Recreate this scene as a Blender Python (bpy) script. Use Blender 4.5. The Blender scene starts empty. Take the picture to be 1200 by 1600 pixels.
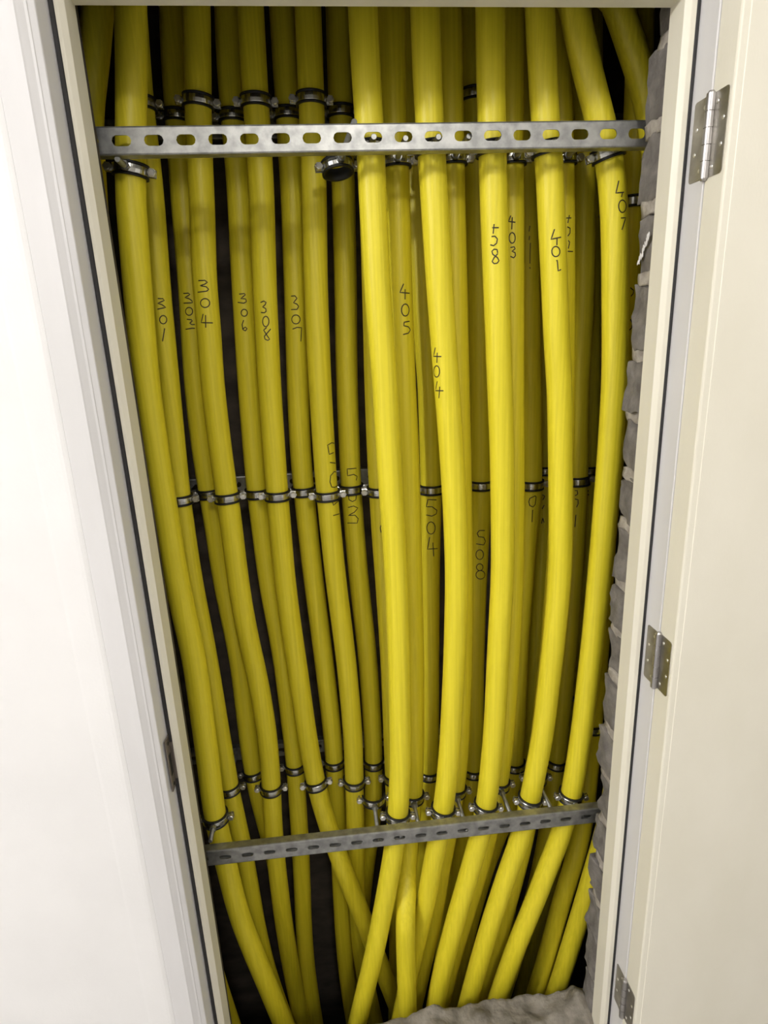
import bpy, bmesh, math, random
from mathutils import Vector, Matrix, noise

C = bpy.context.scene.collection
SC = bpy.context.scene
random.seed(4)

# ------------------------------------------------------------------ camera
CAM_LOC = (-0.11824,-1.00107,1.59520)
CAM_AXES = ((0.994307, -0.098957, -0.039499),(0.065614, 0.276598, 0.958743),(0.083949, 0.955877, -0.281517))
FOCAL = 950.206
cam = bpy.data.objects.new('camera', bpy.data.cameras.new('camera'))
C.objects.link(cam)
ax_r, ax_u, ax_f = [Vector(a) for a in CAM_AXES]
cam.matrix_world = Matrix(((ax_r.x, ax_u.x, -ax_f.x, CAM_LOC[0]),
                           (ax_r.y, ax_u.y, -ax_f.y, CAM_LOC[1]),
                           (ax_r.z, ax_u.z, -ax_f.z, CAM_LOC[2]), (0, 0, 0, 1)))
cam.data.sensor_fit = 'VERTICAL'
cam.data.sensor_height = 36.0
cam.data.sensor_width = 27.0
cam.data.lens = FOCAL * 36.0 / 1600.0
cam.data.clip_start = 0.01
SC.camera = cam

# ------------------------------------------------------------------ light
w = bpy.data.worlds.new('world')
SC.world = w
w.use_nodes = True
w.node_tree.nodes['Background'].inputs[0].default_value = (0.9, 0.92, 1.0, 1)
w.node_tree.nodes['Background'].inputs[1].default_value = 0.02
SC.view_settings.view_transform = 'Standard'
SC.view_settings.look = 'None'
SC.view_settings.exposure = 0.0
SC.view_settings.gamma = 1.0
lamp = bpy.data.lights.new('hall_lamp', 'POINT')
lamp.energy = 158.0
lamp.color = (1.0, 0.985, 0.965)
lamp.shadow_soft_size = 0.10
lo = bpy.data.objects.new('hall_lamp', lamp)
lo.location = (-2.70, -1.92, 2.83)
C.objects.link(lo)
lamp2 = bpy.data.lights.new('hall_lamp_opposite', 'POINT')
lamp2.energy = 40.0
lamp2.color = (1.0, 0.965, 0.90)
lamp2.shadow_soft_size = 0.10
lo = bpy.data.objects.new('hall_lamp_opposite', lamp2)
lo.location = (0.15, -2.30, 2.78)
C.objects.link(lo)

# ------------------------------------------------------------------ materials
def mat(name, col, rough=0.5, metal=0.0, spec=0.5):
    m = bpy.data.materials.new(name)
    m.use_nodes = True
    b = m.node_tree.nodes['Principled BSDF']
    b.inputs['Base Color'].default_value = (*col, 1)
    b.inputs['Roughness'].default_value = rough
    b.inputs['Metallic'].default_value = metal
    b.inputs['Specular IOR Level'].default_value = spec
    return m

def mottle(m, c0, c1, scale, detail=4.0, stretch=(1, 1, 1), bump=0.0, bscale=None, lo_=0.35, hi_=0.65):
    nt = m.node_tree
    N, L = nt.nodes, nt.links
    b = N['Principled BSDF']
    tc = N.new('ShaderNodeTexCoord')
    mp = N.new('ShaderNodeMapping')
    mp.inputs['Scale'].default_value = stretch
    L.new(tc.outputs['Object'], mp.inputs['Vector'])
    nz = N.new('ShaderNodeTexNoise')
    nz.inputs['Scale'].default_value = scale
    nz.inputs['Detail'].default_value = detail
    L.new(mp.outputs['Vector'], nz.inputs['Vector'])
    cr = N.new('ShaderNodeValToRGB')
    cr.color_ramp.elements[0].position = lo_
    cr.color_ramp.elements[1].position = hi_
    cr.color_ramp.elements[0].color = (*c0, 1)
    cr.color_ramp.elements[1].color = (*c1, 1)
    L.new(nz.outputs['Fac'], cr.inputs['Fac'])
    L.new(cr.outputs['Color'], b.inputs['Base Color'])
    if bump:
        n2 = N.new('ShaderNodeTexNoise')
        n2.inputs['Scale'].default_value = bscale or scale * 3
        n2.inputs['Detail'].default_value = 6
        L.new(mp.outputs['Vector'], n2.inputs['Vector'])
        bp = N.new('ShaderNodeBump')
        bp.inputs['Strength'].default_value = bump
        bp.inputs['Distance'].default_value = 0.004
        L.new(n2.outputs['Fac'], bp.inputs['Height'])
        L.new(bp.outputs['Normal'], b.inputs['Normal'])
    return m

M = {}
M['pipe'] = mottle(mat('yellow_plastic', (0.8, 0.66, 0.02), 0.42, 0, 0.4), (0.70, 0.595, 0.022), (0.80, 0.68, 0.034), 190, 4, (1, 1, 0.015), 0.12, 260)
M['zinc'] = mottle(mat('galvanised_steel', (0.5, 0.5, 0.5), 0.42, 0.85), (0.27, 0.275, 0.27), (0.42, 0.42, 0.41), 60, 5, (1, 1, 1), 0.05, 300)
M['steel'] = mat('bright_clamp_steel', (0.54, 0.54, 0.51), 0.25, 1.0)
M['screw'] = mat('screw_steel', (0.78, 0.77, 0.74), 0.3, 0.9)
M['rubber'] = mat('black_rubber', (0.010, 0.010, 0.011), 0.55)
M['ink'] = mat('black_marker', (0.030, 0.022, 0.010), 0.6)
M['print'] = mat('grey_print', (0.16, 0.13, 0.02), 0.6)
M['cream'] = mottle(mat('cream_paint', (0.74, 0.70, 0.58), 0.42), (0.76, 0.725, 0.605), (0.80, 0.765, 0.65), 18, 4, (1, 1, 0.2), 0.04, 200)
M['white_frame'] = mottle(mat('white_primer', (0.76, 0.75, 0.76), 0.4), (0.69, 0.68, 0.68), (0.74, 0.73, 0.735), 14, 4, (1, 1, 0.2), 0.03, 150)
M['plaster'] = mottle(mat('white_plaster', (0.84, 0.83, 0.82), 0.7), (0.80, 0.79, 0.785), (0.835, 0.825, 0.82), 6, 4, (1, 1, 1), 0.06, 220)
M['door'] = mottle(mat('cream_door_paint', (0.75, 0.71, 0.585), 0.45), (0.80, 0.765, 0.645), (0.835, 0.80, 0.685), 9, 5, (1, 1, 0.5), 0.05, 260)
M['seal'] = mat('black_seal_rubber', (0.022, 0.021, 0.022), 0.6)
M['hinge'] = mottle(mat('hinge_nickel', (0.4, 0.38, 0.34), 0.34, 0.9), (0.30, 0.285, 0.25), (0.42, 0.40, 0.36), 40, 4)
M['knuckle'] = mat('hinge_knuckle_steel', (0.47, 0.455, 0.455), 0.38, 0.95)
M['bronze'] = mat('strike_plate_metal', (0.20, 0.17, 0.145), 0.42, 0.8)
M['dark'] = mat('dark_slot', (0.01, 0.01, 0.01), 0.8)
M['brick'] = mottle(mat('grey_block', (0.27, 0.245, 0.225), 0.9), (0.13, 0.118, 0.108), (0.225, 0.207, 0.19), 35, 7, (1, 1, 1), 0.55, 90)
M['mortar'] = mottle(mat('pale_mortar', (0.45, 0.41, 0.36), 0.95), (0.30, 0.27, 0.235), (0.46, 0.42, 0.37), 60, 6, (1, 1, 1), 0.6, 120)
M['chalk'] = mat('white_plaster_smear', (0.80, 0.78, 0.77), 0.9)
M['concrete'] = mottle(mat('rough_concrete', (0.33, 0.3, 0.26), 0.95), (0.16, 0.143, 0.117), (0.30, 0.273, 0.23), 28, 8, (1, 1, 1), 0.7, 110)
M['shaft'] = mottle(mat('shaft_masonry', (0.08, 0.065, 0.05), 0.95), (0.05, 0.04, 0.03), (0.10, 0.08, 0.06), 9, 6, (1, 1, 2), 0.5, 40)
M['grey_wall'] = mottle(mat('grey_painted_wall', (0.35, 0.34, 0.33), 0.8), (0.48, 0.47, 0.455), (0.53, 0.52, 0.505), 6, 4)
M['floor'] = mottle(mat('grey_floor', (0.3, 0.29, 0.28), 0.7), (0.33, 0.32, 0.31), (0.40, 0.39, 0.38), 12, 5)

# ------------------------------------------------------------------ helpers
def link(name, me, m=None, parent=None, smooth=False):
    o = bpy.data.objects.new(name, me)
    C.objects.link(o)
    if m is not None and not me.materials:
        for k in (m if isinstance(m, (list, tuple)) else [m]):
            me.materials.append(k)
    if parent is not None:
        o.parent = parent
    if smooth:
        for f in me.polygons:
            f.use_smooth = True
    return o

def mesh_of(bm, name):
    bmesh.ops.recalc_face_normals(bm, faces=bm.faces[:])
    me = bpy.data.meshes.new(name)
    bm.to_mesh(me)
    bm.free()
    return me

def obj(name, bm, m, parent=None, smooth=False):
    return link(name, mesh_of(bm, name), m, parent, smooth)

def tag(o, label, cat, group=None):
    o['label'] = label
    o['category'] = cat
    if group:
        o['group'] = group
    return o

def struct(o, label=None):
    o['kind'] = 'structure'
    if label:
        o['label'] = label
    return o

def add_box(bm, x0, x1, y0, y1, z0, z1, bev=0.0, mi=0):
    r = bmesh.ops.create_cube(bm, size=1.0)
    vs = r['verts']
    for v in vs:
        v.co = Vector(((x0 + x1) / 2 + v.co.x * (x1 - x0), (y0 + y1) / 2 + v.co.y * (y1 - y0), (z0 + z1) / 2 + v.co.z * (z1 - z0)))
    fs = list({f for v in vs for f in v.link_faces})
    for f in fs:
        f.material_index = mi
    if bev > 0:
        es = list({e for v in vs for e in v.link_edges})
        bmesh.ops.bevel(bm, geom=es, offset=bev, segments=2, affect='EDGES', profile=0.5)

def add_cyl(bm, p0, p1, r, n=16, r1=None):
    p0, p1 = Vector(p0), Vector(p1)
    d = (p1 - p0)
    t = d.normalized()
    a = Vector((0, 0, 1)) if abs(t.z) < 0.9 else Vector((1, 0, 0))
    u = t.cross(a).normalized()
    v = t.cross(u)
    A = [bm.verts.new(p0 + (u * math.cos(2 * math.pi * i / n) + v * math.sin(2 * math.pi * i / n)) * r) for i in range(n)]
    B = [bm.verts.new(p1 + (u * math.cos(2 * math.pi * i / n) + v * math.sin(2 * math.pi * i / n)) * (r1 or r)) for i in range(n)]
    for i in range(n):
        f = bm.faces.new((A[i], A[(i + 1) % n], B[(i + 1) % n], B[i]))
        f.smooth = True
    for f in (bm.faces.new(A), bm.faces.new(B)):
        for e in f.edges:
            e.smooth = False

def catmull(pts, n):
    out = []
    for i in range(len(pts) - 1):
        a, b, c, d = pts[max(i - 1, 0)], pts[i], pts[i + 1], pts[min(i + 2, len(pts) - 1)]
        for k in range(n):
            t = k / n
            out.append(0.5 * ((2 * b) + (c - a) * t + (2 * a - 5 * b + 4 * c - d) * t * t + (3 * b - a - 3 * c + d) * t ** 3))
    out.append(pts[-1])
    return out

def tube_bm(pts, r, n=28):
    bm = bmesh.new()
    u = Vector((1, 0, 0))
    rings = []
    for i, q in enumerate(pts):
        t = (pts[min(i + 1, len(pts) - 1)] - pts[max(i - 1, 0)]).normalized()
        u = (u - t * u.dot(t)).normalized()
        v = t.cross(u)
        rings.append([bm.verts.new(q + (u * math.cos(2 * math.pi * k / n) + v * math.sin(2 * math.pi * k / n)) * r) for k in range(n)])
    for A, B in zip(rings[:-1], rings[1:]):
        for k in range(n):
            bm.faces.new((A[k], A[(k + 1) % n], B[(k + 1) % n], B[k]))
    bm.faces.new(rings[0])
    bm.faces.new(rings[-1])
    return bm

def lathe_bm(prof, n=48, arc=None):
    """closed (r, z) profile turned round Z"""
    bm = bmesh.new()
    rings = []
    for k in range(n):
        a = 2 * math.pi * k / n
        rings.append([bm.verts.new((r * math.cos(a), r * math.sin(a), z)) for r, z in prof])
    m = len(prof)
    for k in range(n):
        A, B = rings[k], rings[(k + 1) % n]
        for j in range(m):
            bm.faces.new((A[j], B[j], B[(j + 1) % m], A[(j + 1) % m]))
    return bm

# ------------------------------------------------------------------ traced runs (world metres)
PIPES = {
 'L0': [(-0.4282,0.2000,2.6583),(-0.4282,0.2000,2.3583),(-0.4282,0.2000,2.1583),(-0.4369,0.2000,2.1244),(-0.4458,0.2000,2.0898),(-0.4549,0.2000,2.0546),(-0.4651,0.2000,2.0187),(-0.4756,0.2000,1.9821),(-0.4832,0.2000,1.9448),(-0.4877,0.2000,1.9067),(-0.4916,0.2000,1.8679),(-0.4956,0.2000,1.8282),(-0.4996,0.2000,1.7877),(-0.5030,0.2000,1.7463),(-0.5046,0.2000,1.7039),(-0.5054,0.2000,1.6606),(-0.5063,0.2000,1.6163),(-0.5071,0.2000,1.5710),(-0.5080,0.2000,1.5246),(-0.5089,0.2000,1.4771),(-0.5098,0.2000,1.4286),(-0.5107,0.2000,1.3788),(-0.5116,0.2000,1.3279),(-0.5125,0.2000,1.2757),(-0.5131,0.2000,1.2221),(-0.5136,0.2000,1.1673),(-0.5141,0.2000,1.1110),(-0.5147,0.2000,1.0532),(-0.5152,0.2000,0.9940),(-0.5158,0.2000,0.9331),(-0.5164,0.2000,0.8707),(-0.5170,0.2000,0.8065),(-0.5176,0.2000,0.7405),(-0.5179,0.2000,0.6726),(-0.5175,0.2000,0.6028),(-0.5169,0.2000,0.5308),(-0.5162,0.2000,0.4567),(-0.5154,0.2000,0.3804),(-0.5146,0.2000,0.3018),(-0.5127,0.2000,0.2205),(-0.5066,0.2000,0.1360),(-0.4976,0.2000,0.0483),(-0.4874,0.2000,-0.0426),(-0.4756,0.2000,-0.1369),(-0.4637,0.2000,-0.2345),(-0.4637,0.2000,-0.3545),(-0.4637,0.2000,-0.5345)],
 'F1': [(-0.3760,0.1700,2.6446),(-0.3760,0.1700,2.3446),(-0.3760,0.1700,2.1446),(-0.3804,0.1700,2.1114),(-0.3849,0.1700,2.0775),(-0.3896,0.1700,2.0430),(-0.3947,0.1700,2.0078),(-0.4003,0.1700,1.9719),(-0.4062,0.1700,1.9353),(-0.4123,0.1700,1.8980),(-0.4183,0.1700,1.8599),(-0.4230,0.1700,1.8210),(-0.4262,0.1700,1.7813),(-0.4290,0.1700,1.7407),(-0.4318,0.1700,1.6992),(-0.4345,0.1700,1.6568),(-0.4371,0.1700,1.6134),(-0.4397,0.1700,1.5691),(-0.4418,0.1700,1.5237),(-0.4425,0.1700,1.4772),(-0.4425,0.1700,1.4295),(-0.4425,0.1700,1.3807),(-0.4422,0.1700,1.3307),(-0.4416,0.1700,1.2795),(-0.4408,0.1700,1.2269),(-0.4397,0.1700,1.1730),(-0.4373,0.1700,1.1175),(-0.4334,0.1700,1.0605),(-0.4294,0.1700,1.0020),(-0.4268,0.1700,0.9419),(-0.4266,0.1700,0.8805),(-0.4271,0.1700,0.8175),(-0.4277,0.1700,0.7527),(-0.4287,0.1700,0.6862),(-0.4300,0.1700,0.6178),(-0.4292,0.1700,0.5471),(-0.4246,0.1700,0.4739),(-0.4190,0.1700,0.3982),(-0.4127,0.1700,0.3201),(-0.4029,0.1700,0.2390),(-0.3880,0.1700,0.1544),(-0.3701,0.1700,0.0665),(-0.3518,0.1700,-0.0246),(-0.3330,0.1700,-0.1189),(-0.3135,0.1700,-0.2166),(-0.3135,0.1700,-0.3366),(-0.3135,0.1700,-0.5166)],
 'R1': [(-0.4124,0.3350,2.7220),(-0.4124,0.3350,2.4220),(-0.4124,0.3350,2.2220),(-0.4147,0.3350,2.1841),(-0.4171,0.3350,2.1455),(-0.4195,0.3350,2.1061),(-0.4219,0.3350,2.0659),(-0.4239,0.3350,2.0249),(-0.4249,0.3350,1.9830),(-0.4253,0.3350,1.9403),(-0.4264,0.3350,1.8966),(-0.4282,0.3350,1.8521),(-0.4306,0.3350,1.8065),(-0.4334,0.3350,1.7601),(-0.4362,0.3350,1.7126),(-0.4385,0.3350,1.6640),(-0.4403,0.3350,1.6143),(-0.4422,0.3350,1.5635),(-0.4441,0.3350,1.5116),(-0.4461,0.3350,1.4584),(-0.4481,0.3350,1.4040),(-0.4501,0.3350,1.3483),(-0.4518,0.3350,1.2912),(-0.4526,0.3350,1.2326),(-0.4523,0.3350,1.1725),(-0.4515,0.3350,1.1109),(-0.4495,0.3350,1.0475),(-0.4461,0.3350,0.9824),(-0.4425,0.3350,0.9155),(-0.4395,0.3350,0.8469),(-0.4373,0.3350,0.7764),(-0.4354,0.3350,0.7041),(-0.4333,0.3350,0.6297),(-0.4308,0.3350,0.5531),(-0.4274,0.3350,0.4742),(-0.4220,0.3350,0.3927),(-0.4161,0.3350,0.3087),(-0.4117,0.3350,0.2223),(-0.4086,0.3350,0.1335),(-0.4052,0.3350,0.0419),(-0.3989,0.3350,-0.0531),(-0.3890,0.3350,-0.1518),(-0.3741,0.3350,-0.2547),(-0.3559,0.3350,-0.3618),(-0.3377,0.3350,-0.4726),(-0.3377,0.3350,-0.5926),(-0.3377,0.3350,-0.7726)],
 'R2': [(-0.2982,0.3350,2.7228),(-0.2982,0.3350,2.4228),(-0.2982,0.3350,2.2228),(-0.3019,0.3350,2.1846),(-0.3057,0.3350,2.1456),(-0.3097,0.3350,2.1059),(-0.3139,0.3350,2.0654),(-0.3184,0.3350,2.0240),(-0.3227,0.3350,1.9819),(-0.3263,0.3350,1.9388),(-0.3294,0.3350,1.8949),(-0.3326,0.3350,1.8500),(-0.3364,0.3350,1.8042),(-0.3404,0.3350,1.7575),(-0.3439,0.3350,1.7096),(-0.3457,0.3350,1.6607),(-0.3473,0.3350,1.6107),(-0.3497,0.3350,1.5596),(-0.3517,0.3350,1.5072),(-0.3522,0.3350,1.4536),(-0.3520,0.3350,1.3987),(-0.3512,0.3350,1.3424),(-0.3497,0.3350,1.2846),(-0.3480,0.3350,1.2255),(-0.3472,0.3350,1.1649),(-0.3467,0.3350,1.1027),(-0.3452,0.3350,1.0389),(-0.3422,0.3350,0.9733),(-0.3371,0.3350,0.9058),(-0.3303,0.3350,0.8362),(-0.3244,0.3350,0.7648),(-0.3207,0.3350,0.6916),(-0.3191,0.3350,0.6166),(-0.3203,0.3350,0.5398),(-0.3237,0.3350,0.4611),(-0.3278,0.3350,0.3802),(-0.3303,0.3350,0.2968),(-0.3311,0.3350,0.2106),(-0.3314,0.3389,0.1174),(-0.3316,0.3467,0.0162),(-0.3298,0.3545,-0.0894),(-0.3263,0.3624,-0.1994),(-0.3212,0.3702,-0.3142),(-0.3153,0.3780,-0.4339),(-0.3082,0.3780,-0.5463),(-0.3082,0.3780,-0.6663),(-0.3082,0.3780,-0.8463)],
 'Q1': [(-0.3538,0.4100,2.7577),(-0.3538,0.4100,2.4577),(-0.3538,0.4100,2.2577),(-0.3576,0.4100,2.2175),(-0.3615,0.4100,2.1764),(-0.3654,0.4100,2.1346),(-0.3687,0.4100,2.0920),(-0.3713,0.4100,2.0484),(-0.3739,0.4100,2.0040),(-0.3765,0.4100,1.9587),(-0.3793,0.4100,1.9124),(-0.3819,0.4100,1.8651),(-0.3840,0.4100,1.8168),(-0.3862,0.4100,1.7675),(-0.3886,0.4100,1.7171),(-0.3917,0.4100,1.6656),(-0.3954,0.4100,1.6129),(-0.3992,0.4100,1.5591),(-0.4023,0.4100,1.5041),(-0.4039,0.4100,1.4476),(-0.4046,0.4100,1.3898),(-0.4040,0.4100,1.3305),(-0.4021,0.4100,1.2697),(-0.3994,0.4100,1.2073),(-0.3977,0.4100,1.1435),(-0.3963,0.4100,1.0780),(-0.3932,0.4100,1.0106),(-0.3883,0.4100,0.9413),(-0.3831,0.4100,0.8702),(-0.3797,0.4100,0.7973),(-0.3792,0.4100,0.7226),(-0.3796,0.4100,0.6461),(-0.3796,0.4100,0.5673),(-0.3770,0.4100,0.4860),(-0.3712,0.4100,0.4020),(-0.3634,0.4175,0.3082),(-0.3547,0.4275,0.2082),(-0.3487,0.4375,0.1046),(-0.3469,0.4475,-0.0026),(-0.3459,0.4575,-0.1141),(-0.3433,0.4660,-0.2285),(-0.3396,0.4740,-0.3470),(-0.3356,0.4820,-0.4703),(-0.3313,0.4900,-0.5986),(-0.3257,0.4900,-0.7198),(-0.3257,0.4900,-0.8398),(-0.3257,0.4900,-1.0198)],
 'Q2': [(-0.2520,0.4100,2.7584),(-0.2520,0.4100,2.4584),(-0.2520,0.4100,2.2584),(-0.2548,0.4100,2.2179),(-0.2578,0.4100,2.1766),(-0.2606,0.4100,2.1344),(-0.2628,0.4100,2.0915),(-0.2641,0.4100,2.0476),(-0.2648,0.4100,2.0028),(-0.2653,0.4100,1.9571),(-0.2664,0.4100,1.9104),(-0.2684,0.4100,1.8627),(-0.2711,0.4100,1.8141),(-0.2740,0.4100,1.7643),(-0.2768,0.4100,1.7135),(-0.2793,0.4100,1.6616),(-0.2817,0.4100,1.6085),(-0.2841,0.4100,1.5542),(-0.2862,0.4100,1.4986),(-0.2879,0.4100,1.4417),(-0.2894,0.4100,1.3834),(-0.2906,0.4100,1.3238),(-0.2911,0.4100,1.2626),(-0.2904,0.4100,1.1999),(-0.2892,0.4100,1.1355),(-0.2877,0.4100,1.0695),(-0.2845,0.4100,1.0016),(-0.2795,0.4100,0.9318),(-0.2742,0.4100,0.8601),(-0.2701,0.4100,0.7865),(-0.2680,0.4100,0.7112),(-0.2664,0.4100,0.6338),(-0.2650,0.4100,0.5542),(-0.2651,0.4100,0.4726),(-0.2667,0.4100,0.3888),(-0.2689,0.4100,0.3027),(-0.2714,0.4100,0.2141),(-0.2749,0.4100,0.1230),(-0.2792,0.4100,0.0293),(-0.2835,0.4100,-0.0672),(-0.2862,0.4100,-0.1670),(-0.2864,0.4100,-0.2703),(-0.2832,0.4100,-0.3776),(-0.2783,0.4100,-0.4888),(-0.2735,0.4100,-0.6037),(-0.2735,0.4100,-0.7237),(-0.2735,0.4100,-0.9037)],
 'R3': [(-0.2053,0.3350,2.7235),(-0.2053,0.3350,2.4235),(-0.2053,0.3350,2.2235),(-0.2066,0.3350,2.1850),(-0.2080,0.3350,2.1457),(-0.2094,0.3350,2.1057),(-0.2106,0.3350,2.0649),(-0.2116,0.3350,2.0232),(-0.2125,0.3350,1.9806),(-0.2134,0.3350,1.9372),(-0.2147,0.3350,1.8929),(-0.2168,0.3350,1.8476),(-0.2195,0.3350,1.8014),(-0.2224,0.3350,1.7541),(-0.2253,0.3350,1.7059),(-0.2277,0.3350,1.6565),(-0.2298,0.3350,1.6061),(-0.2319,0.3350,1.5545),(-0.2338,0.3350,1.5017),(-0.2352,0.3350,1.4476),(-0.2364,0.3350,1.3923),(-0.2375,0.3350,1.3356),(-0.2384,0.3350,1.2775),(-0.2388,0.3350,1.2180),(-0.2390,0.3350,1.1570),(-0.2392,0.3350,1.0944),(-0.2382,0.3350,1.0301),(-0.2360,0.3350,0.9640),(-0.2327,0.3350,0.8961),(-0.2290,0.3350,0.8263),(-0.2256,0.3350,0.7546),(-0.2221,0.3350,0.6809),(-0.2177,0.3350,0.6050),(-0.2115,0.3350,0.5267),(-0.2024,0.3270,0.4527),(-0.1886,0.3190,0.3767),(-0.1707,0.3042,0.3053),(-0.1504,0.2887,0.2335),(-0.1282,0.2915,0.1400),(-0.1057,0.2943,0.0430),(-0.0828,0.3053,-0.0680),(-0.0585,0.3191,-0.1878),(-0.0329,0.3323,-0.3126),(-0.0059,0.3450,-0.4429),(0.0213,0.3450,-0.5591),(0.0213,0.3450,-0.6791),(0.0213,0.3450,-0.8591)],
 'Q3': [(-0.1512,0.4100,2.7592),(-0.1512,0.4100,2.4592),(-0.1512,0.4100,2.2592),(-0.1520,0.4100,2.2183),(-0.1528,0.4100,2.1767),(-0.1536,0.4100,2.1343),(-0.1543,0.4100,2.0909),(-0.1548,0.4100,2.0467),(-0.1556,0.4100,2.0016),(-0.1565,0.4100,1.9555),(-0.1574,0.4100,1.9085),(-0.1589,0.4100,1.8604),(-0.1612,0.4100,1.8114),(-0.1636,0.4100,1.7612),(-0.1661,0.4100,1.7100),(-0.1689,0.4100,1.6577),(-0.1718,0.4100,1.6042),(-0.1748,0.4100,1.5495),(-0.1777,0.4100,1.4935),(-0.1801,0.4100,1.4362),(-0.1822,0.4100,1.3775),(-0.1833,0.4100,1.3174),(-0.1830,0.4100,1.2557),(-0.1818,0.4100,1.1925),(-0.1800,0.4100,1.1276),(-0.1779,0.4100,1.0610),(-0.1753,0.4100,0.9926),(-0.1720,0.4100,0.9224),(-0.1685,0.4100,0.8503),(-0.1653,0.4100,0.7763),(-0.1624,0.4100,0.7003),(-0.1597,0.4100,0.6222),(-0.1582,0.4100,0.5420),(-0.1587,0.4100,0.4598),(-0.1599,0.4100,0.3753),(-0.1613,0.4100,0.2885),(-0.1630,0.4100,0.1991),(-0.1650,0.4100,0.1071),(-0.1672,0.4100,0.0123),(-0.1691,0.4100,-0.0853),(-0.1698,0.4100,-0.1863),(-0.1684,0.4100,-0.2908),(-0.1639,0.4100,-0.3992),(-0.1579,0.4100,-0.5115),(-0.1520,0.4100,-0.6277),(-0.1520,0.4100,-0.7477),(-0.1520,0.4100,-0.9277)],
 'R4': [(-0.1013,0.3350,2.7242),(-0.1013,0.3350,2.4242),(-0.1013,0.3350,2.2242),(-0.1024,0.3350,2.1854),(-0.1035,0.3350,2.1459),(-0.1046,0.3350,2.1055),(-0.1059,0.3350,2.0644),(-0.1072,0.3350,2.0224),(-0.1088,0.3350,1.9795),(-0.1104,0.3350,1.9357),(-0.1121,0.3350,1.8911),(-0.1142,0.3350,1.8454),(-0.1166,0.3350,1.7988),(-0.1191,0.3350,1.7512),(-0.1215,0.3350,1.7026),(-0.1233,0.3350,1.6528),(-0.1246,0.3350,1.6020),(-0.1259,0.3350,1.5499),(-0.1270,0.3350,1.4966),(-0.1276,0.3350,1.4421),(-0.1281,0.3350,1.3863),(-0.1283,0.3350,1.3291),(-0.1280,0.3350,1.2705),(-0.1266,0.3350,1.2103),(-0.1247,0.3350,1.1486),(-0.1226,0.3350,1.0853),(-0.1197,0.3350,1.0203),(-0.1159,0.3350,0.9535),(-0.1120,0.3350,0.8849),(-0.1087,0.3350,0.8145),(-0.1066,0.3350,0.7423),(-0.1050,0.3350,0.6682),(-0.1048,0.3350,0.5921),(-0.1068,0.3350,0.5142),(-0.1093,0.3396,0.4301),(-0.1120,0.3442,0.3431),(-0.1154,0.3488,0.2532),(-0.1190,0.3562,0.1573),(-0.1216,0.3646,0.0566),(-0.1223,0.3729,-0.0484),(-0.1211,0.3800,-0.1563),(-0.1147,0.3867,-0.2687),(-0.1026,0.3933,-0.3866),(-0.0890,0.4000,-0.5096),(-0.0751,0.4000,-0.6270),(-0.0751,0.4000,-0.7470),(-0.0751,0.4000,-0.9270)],
 'Q4': [(-0.0418,0.4100,2.7599),(-0.0418,0.4100,2.4599),(-0.0418,0.4100,2.2599),(-0.0432,0.4100,2.2188),(-0.0446,0.4100,2.1769),(-0.0461,0.4100,2.1341),(-0.0473,0.4100,2.0904),(-0.0483,0.4100,2.0459),(-0.0492,0.4100,2.0004),(-0.0502,0.4100,1.9540),(-0.0511,0.4100,1.9066),(-0.0523,0.4100,1.8582),(-0.0540,0.4100,1.8087),(-0.0558,0.4100,1.7582),(-0.0577,0.4100,1.7066),(-0.0598,0.4100,1.6538),(-0.0622,0.4100,1.5999),(-0.0645,0.4100,1.5447),(-0.0666,0.4100,1.4882),(-0.0679,0.4100,1.4304),(-0.0689,0.4100,1.3712),(-0.0701,0.4100,1.3106),(-0.0704,0.4100,1.2485),(-0.0693,0.4100,1.1848),(-0.0677,0.4100,1.1194),(-0.0657,0.4100,1.0523),(-0.0628,0.4100,0.9833),(-0.0590,0.4100,0.9125),(-0.0551,0.4100,0.8398),(-0.0522,0.4100,0.7652),(-0.0508,0.4100,0.6888),(-0.0499,0.4100,0.6102),(-0.0500,0.4100,0.5296),(-0.0522,0.4100,0.4470),(-0.0566,0.4100,0.3623),(-0.0637,0.4167,0.2693),(-0.0760,0.4258,0.1714),(-0.0905,0.4347,0.0700),(-0.1032,0.4437,-0.0354),(-0.1140,0.4527,-0.1453),(-0.1233,0.4600,-0.2574),(-0.1313,0.4667,-0.3733),(-0.1381,0.4733,-0.4938),(-0.1450,0.4800,-0.6188),(-0.1521,0.4800,-0.7382),(-0.1521,0.4800,-0.8582),(-0.1521,0.4800,-1.0382)],
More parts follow.
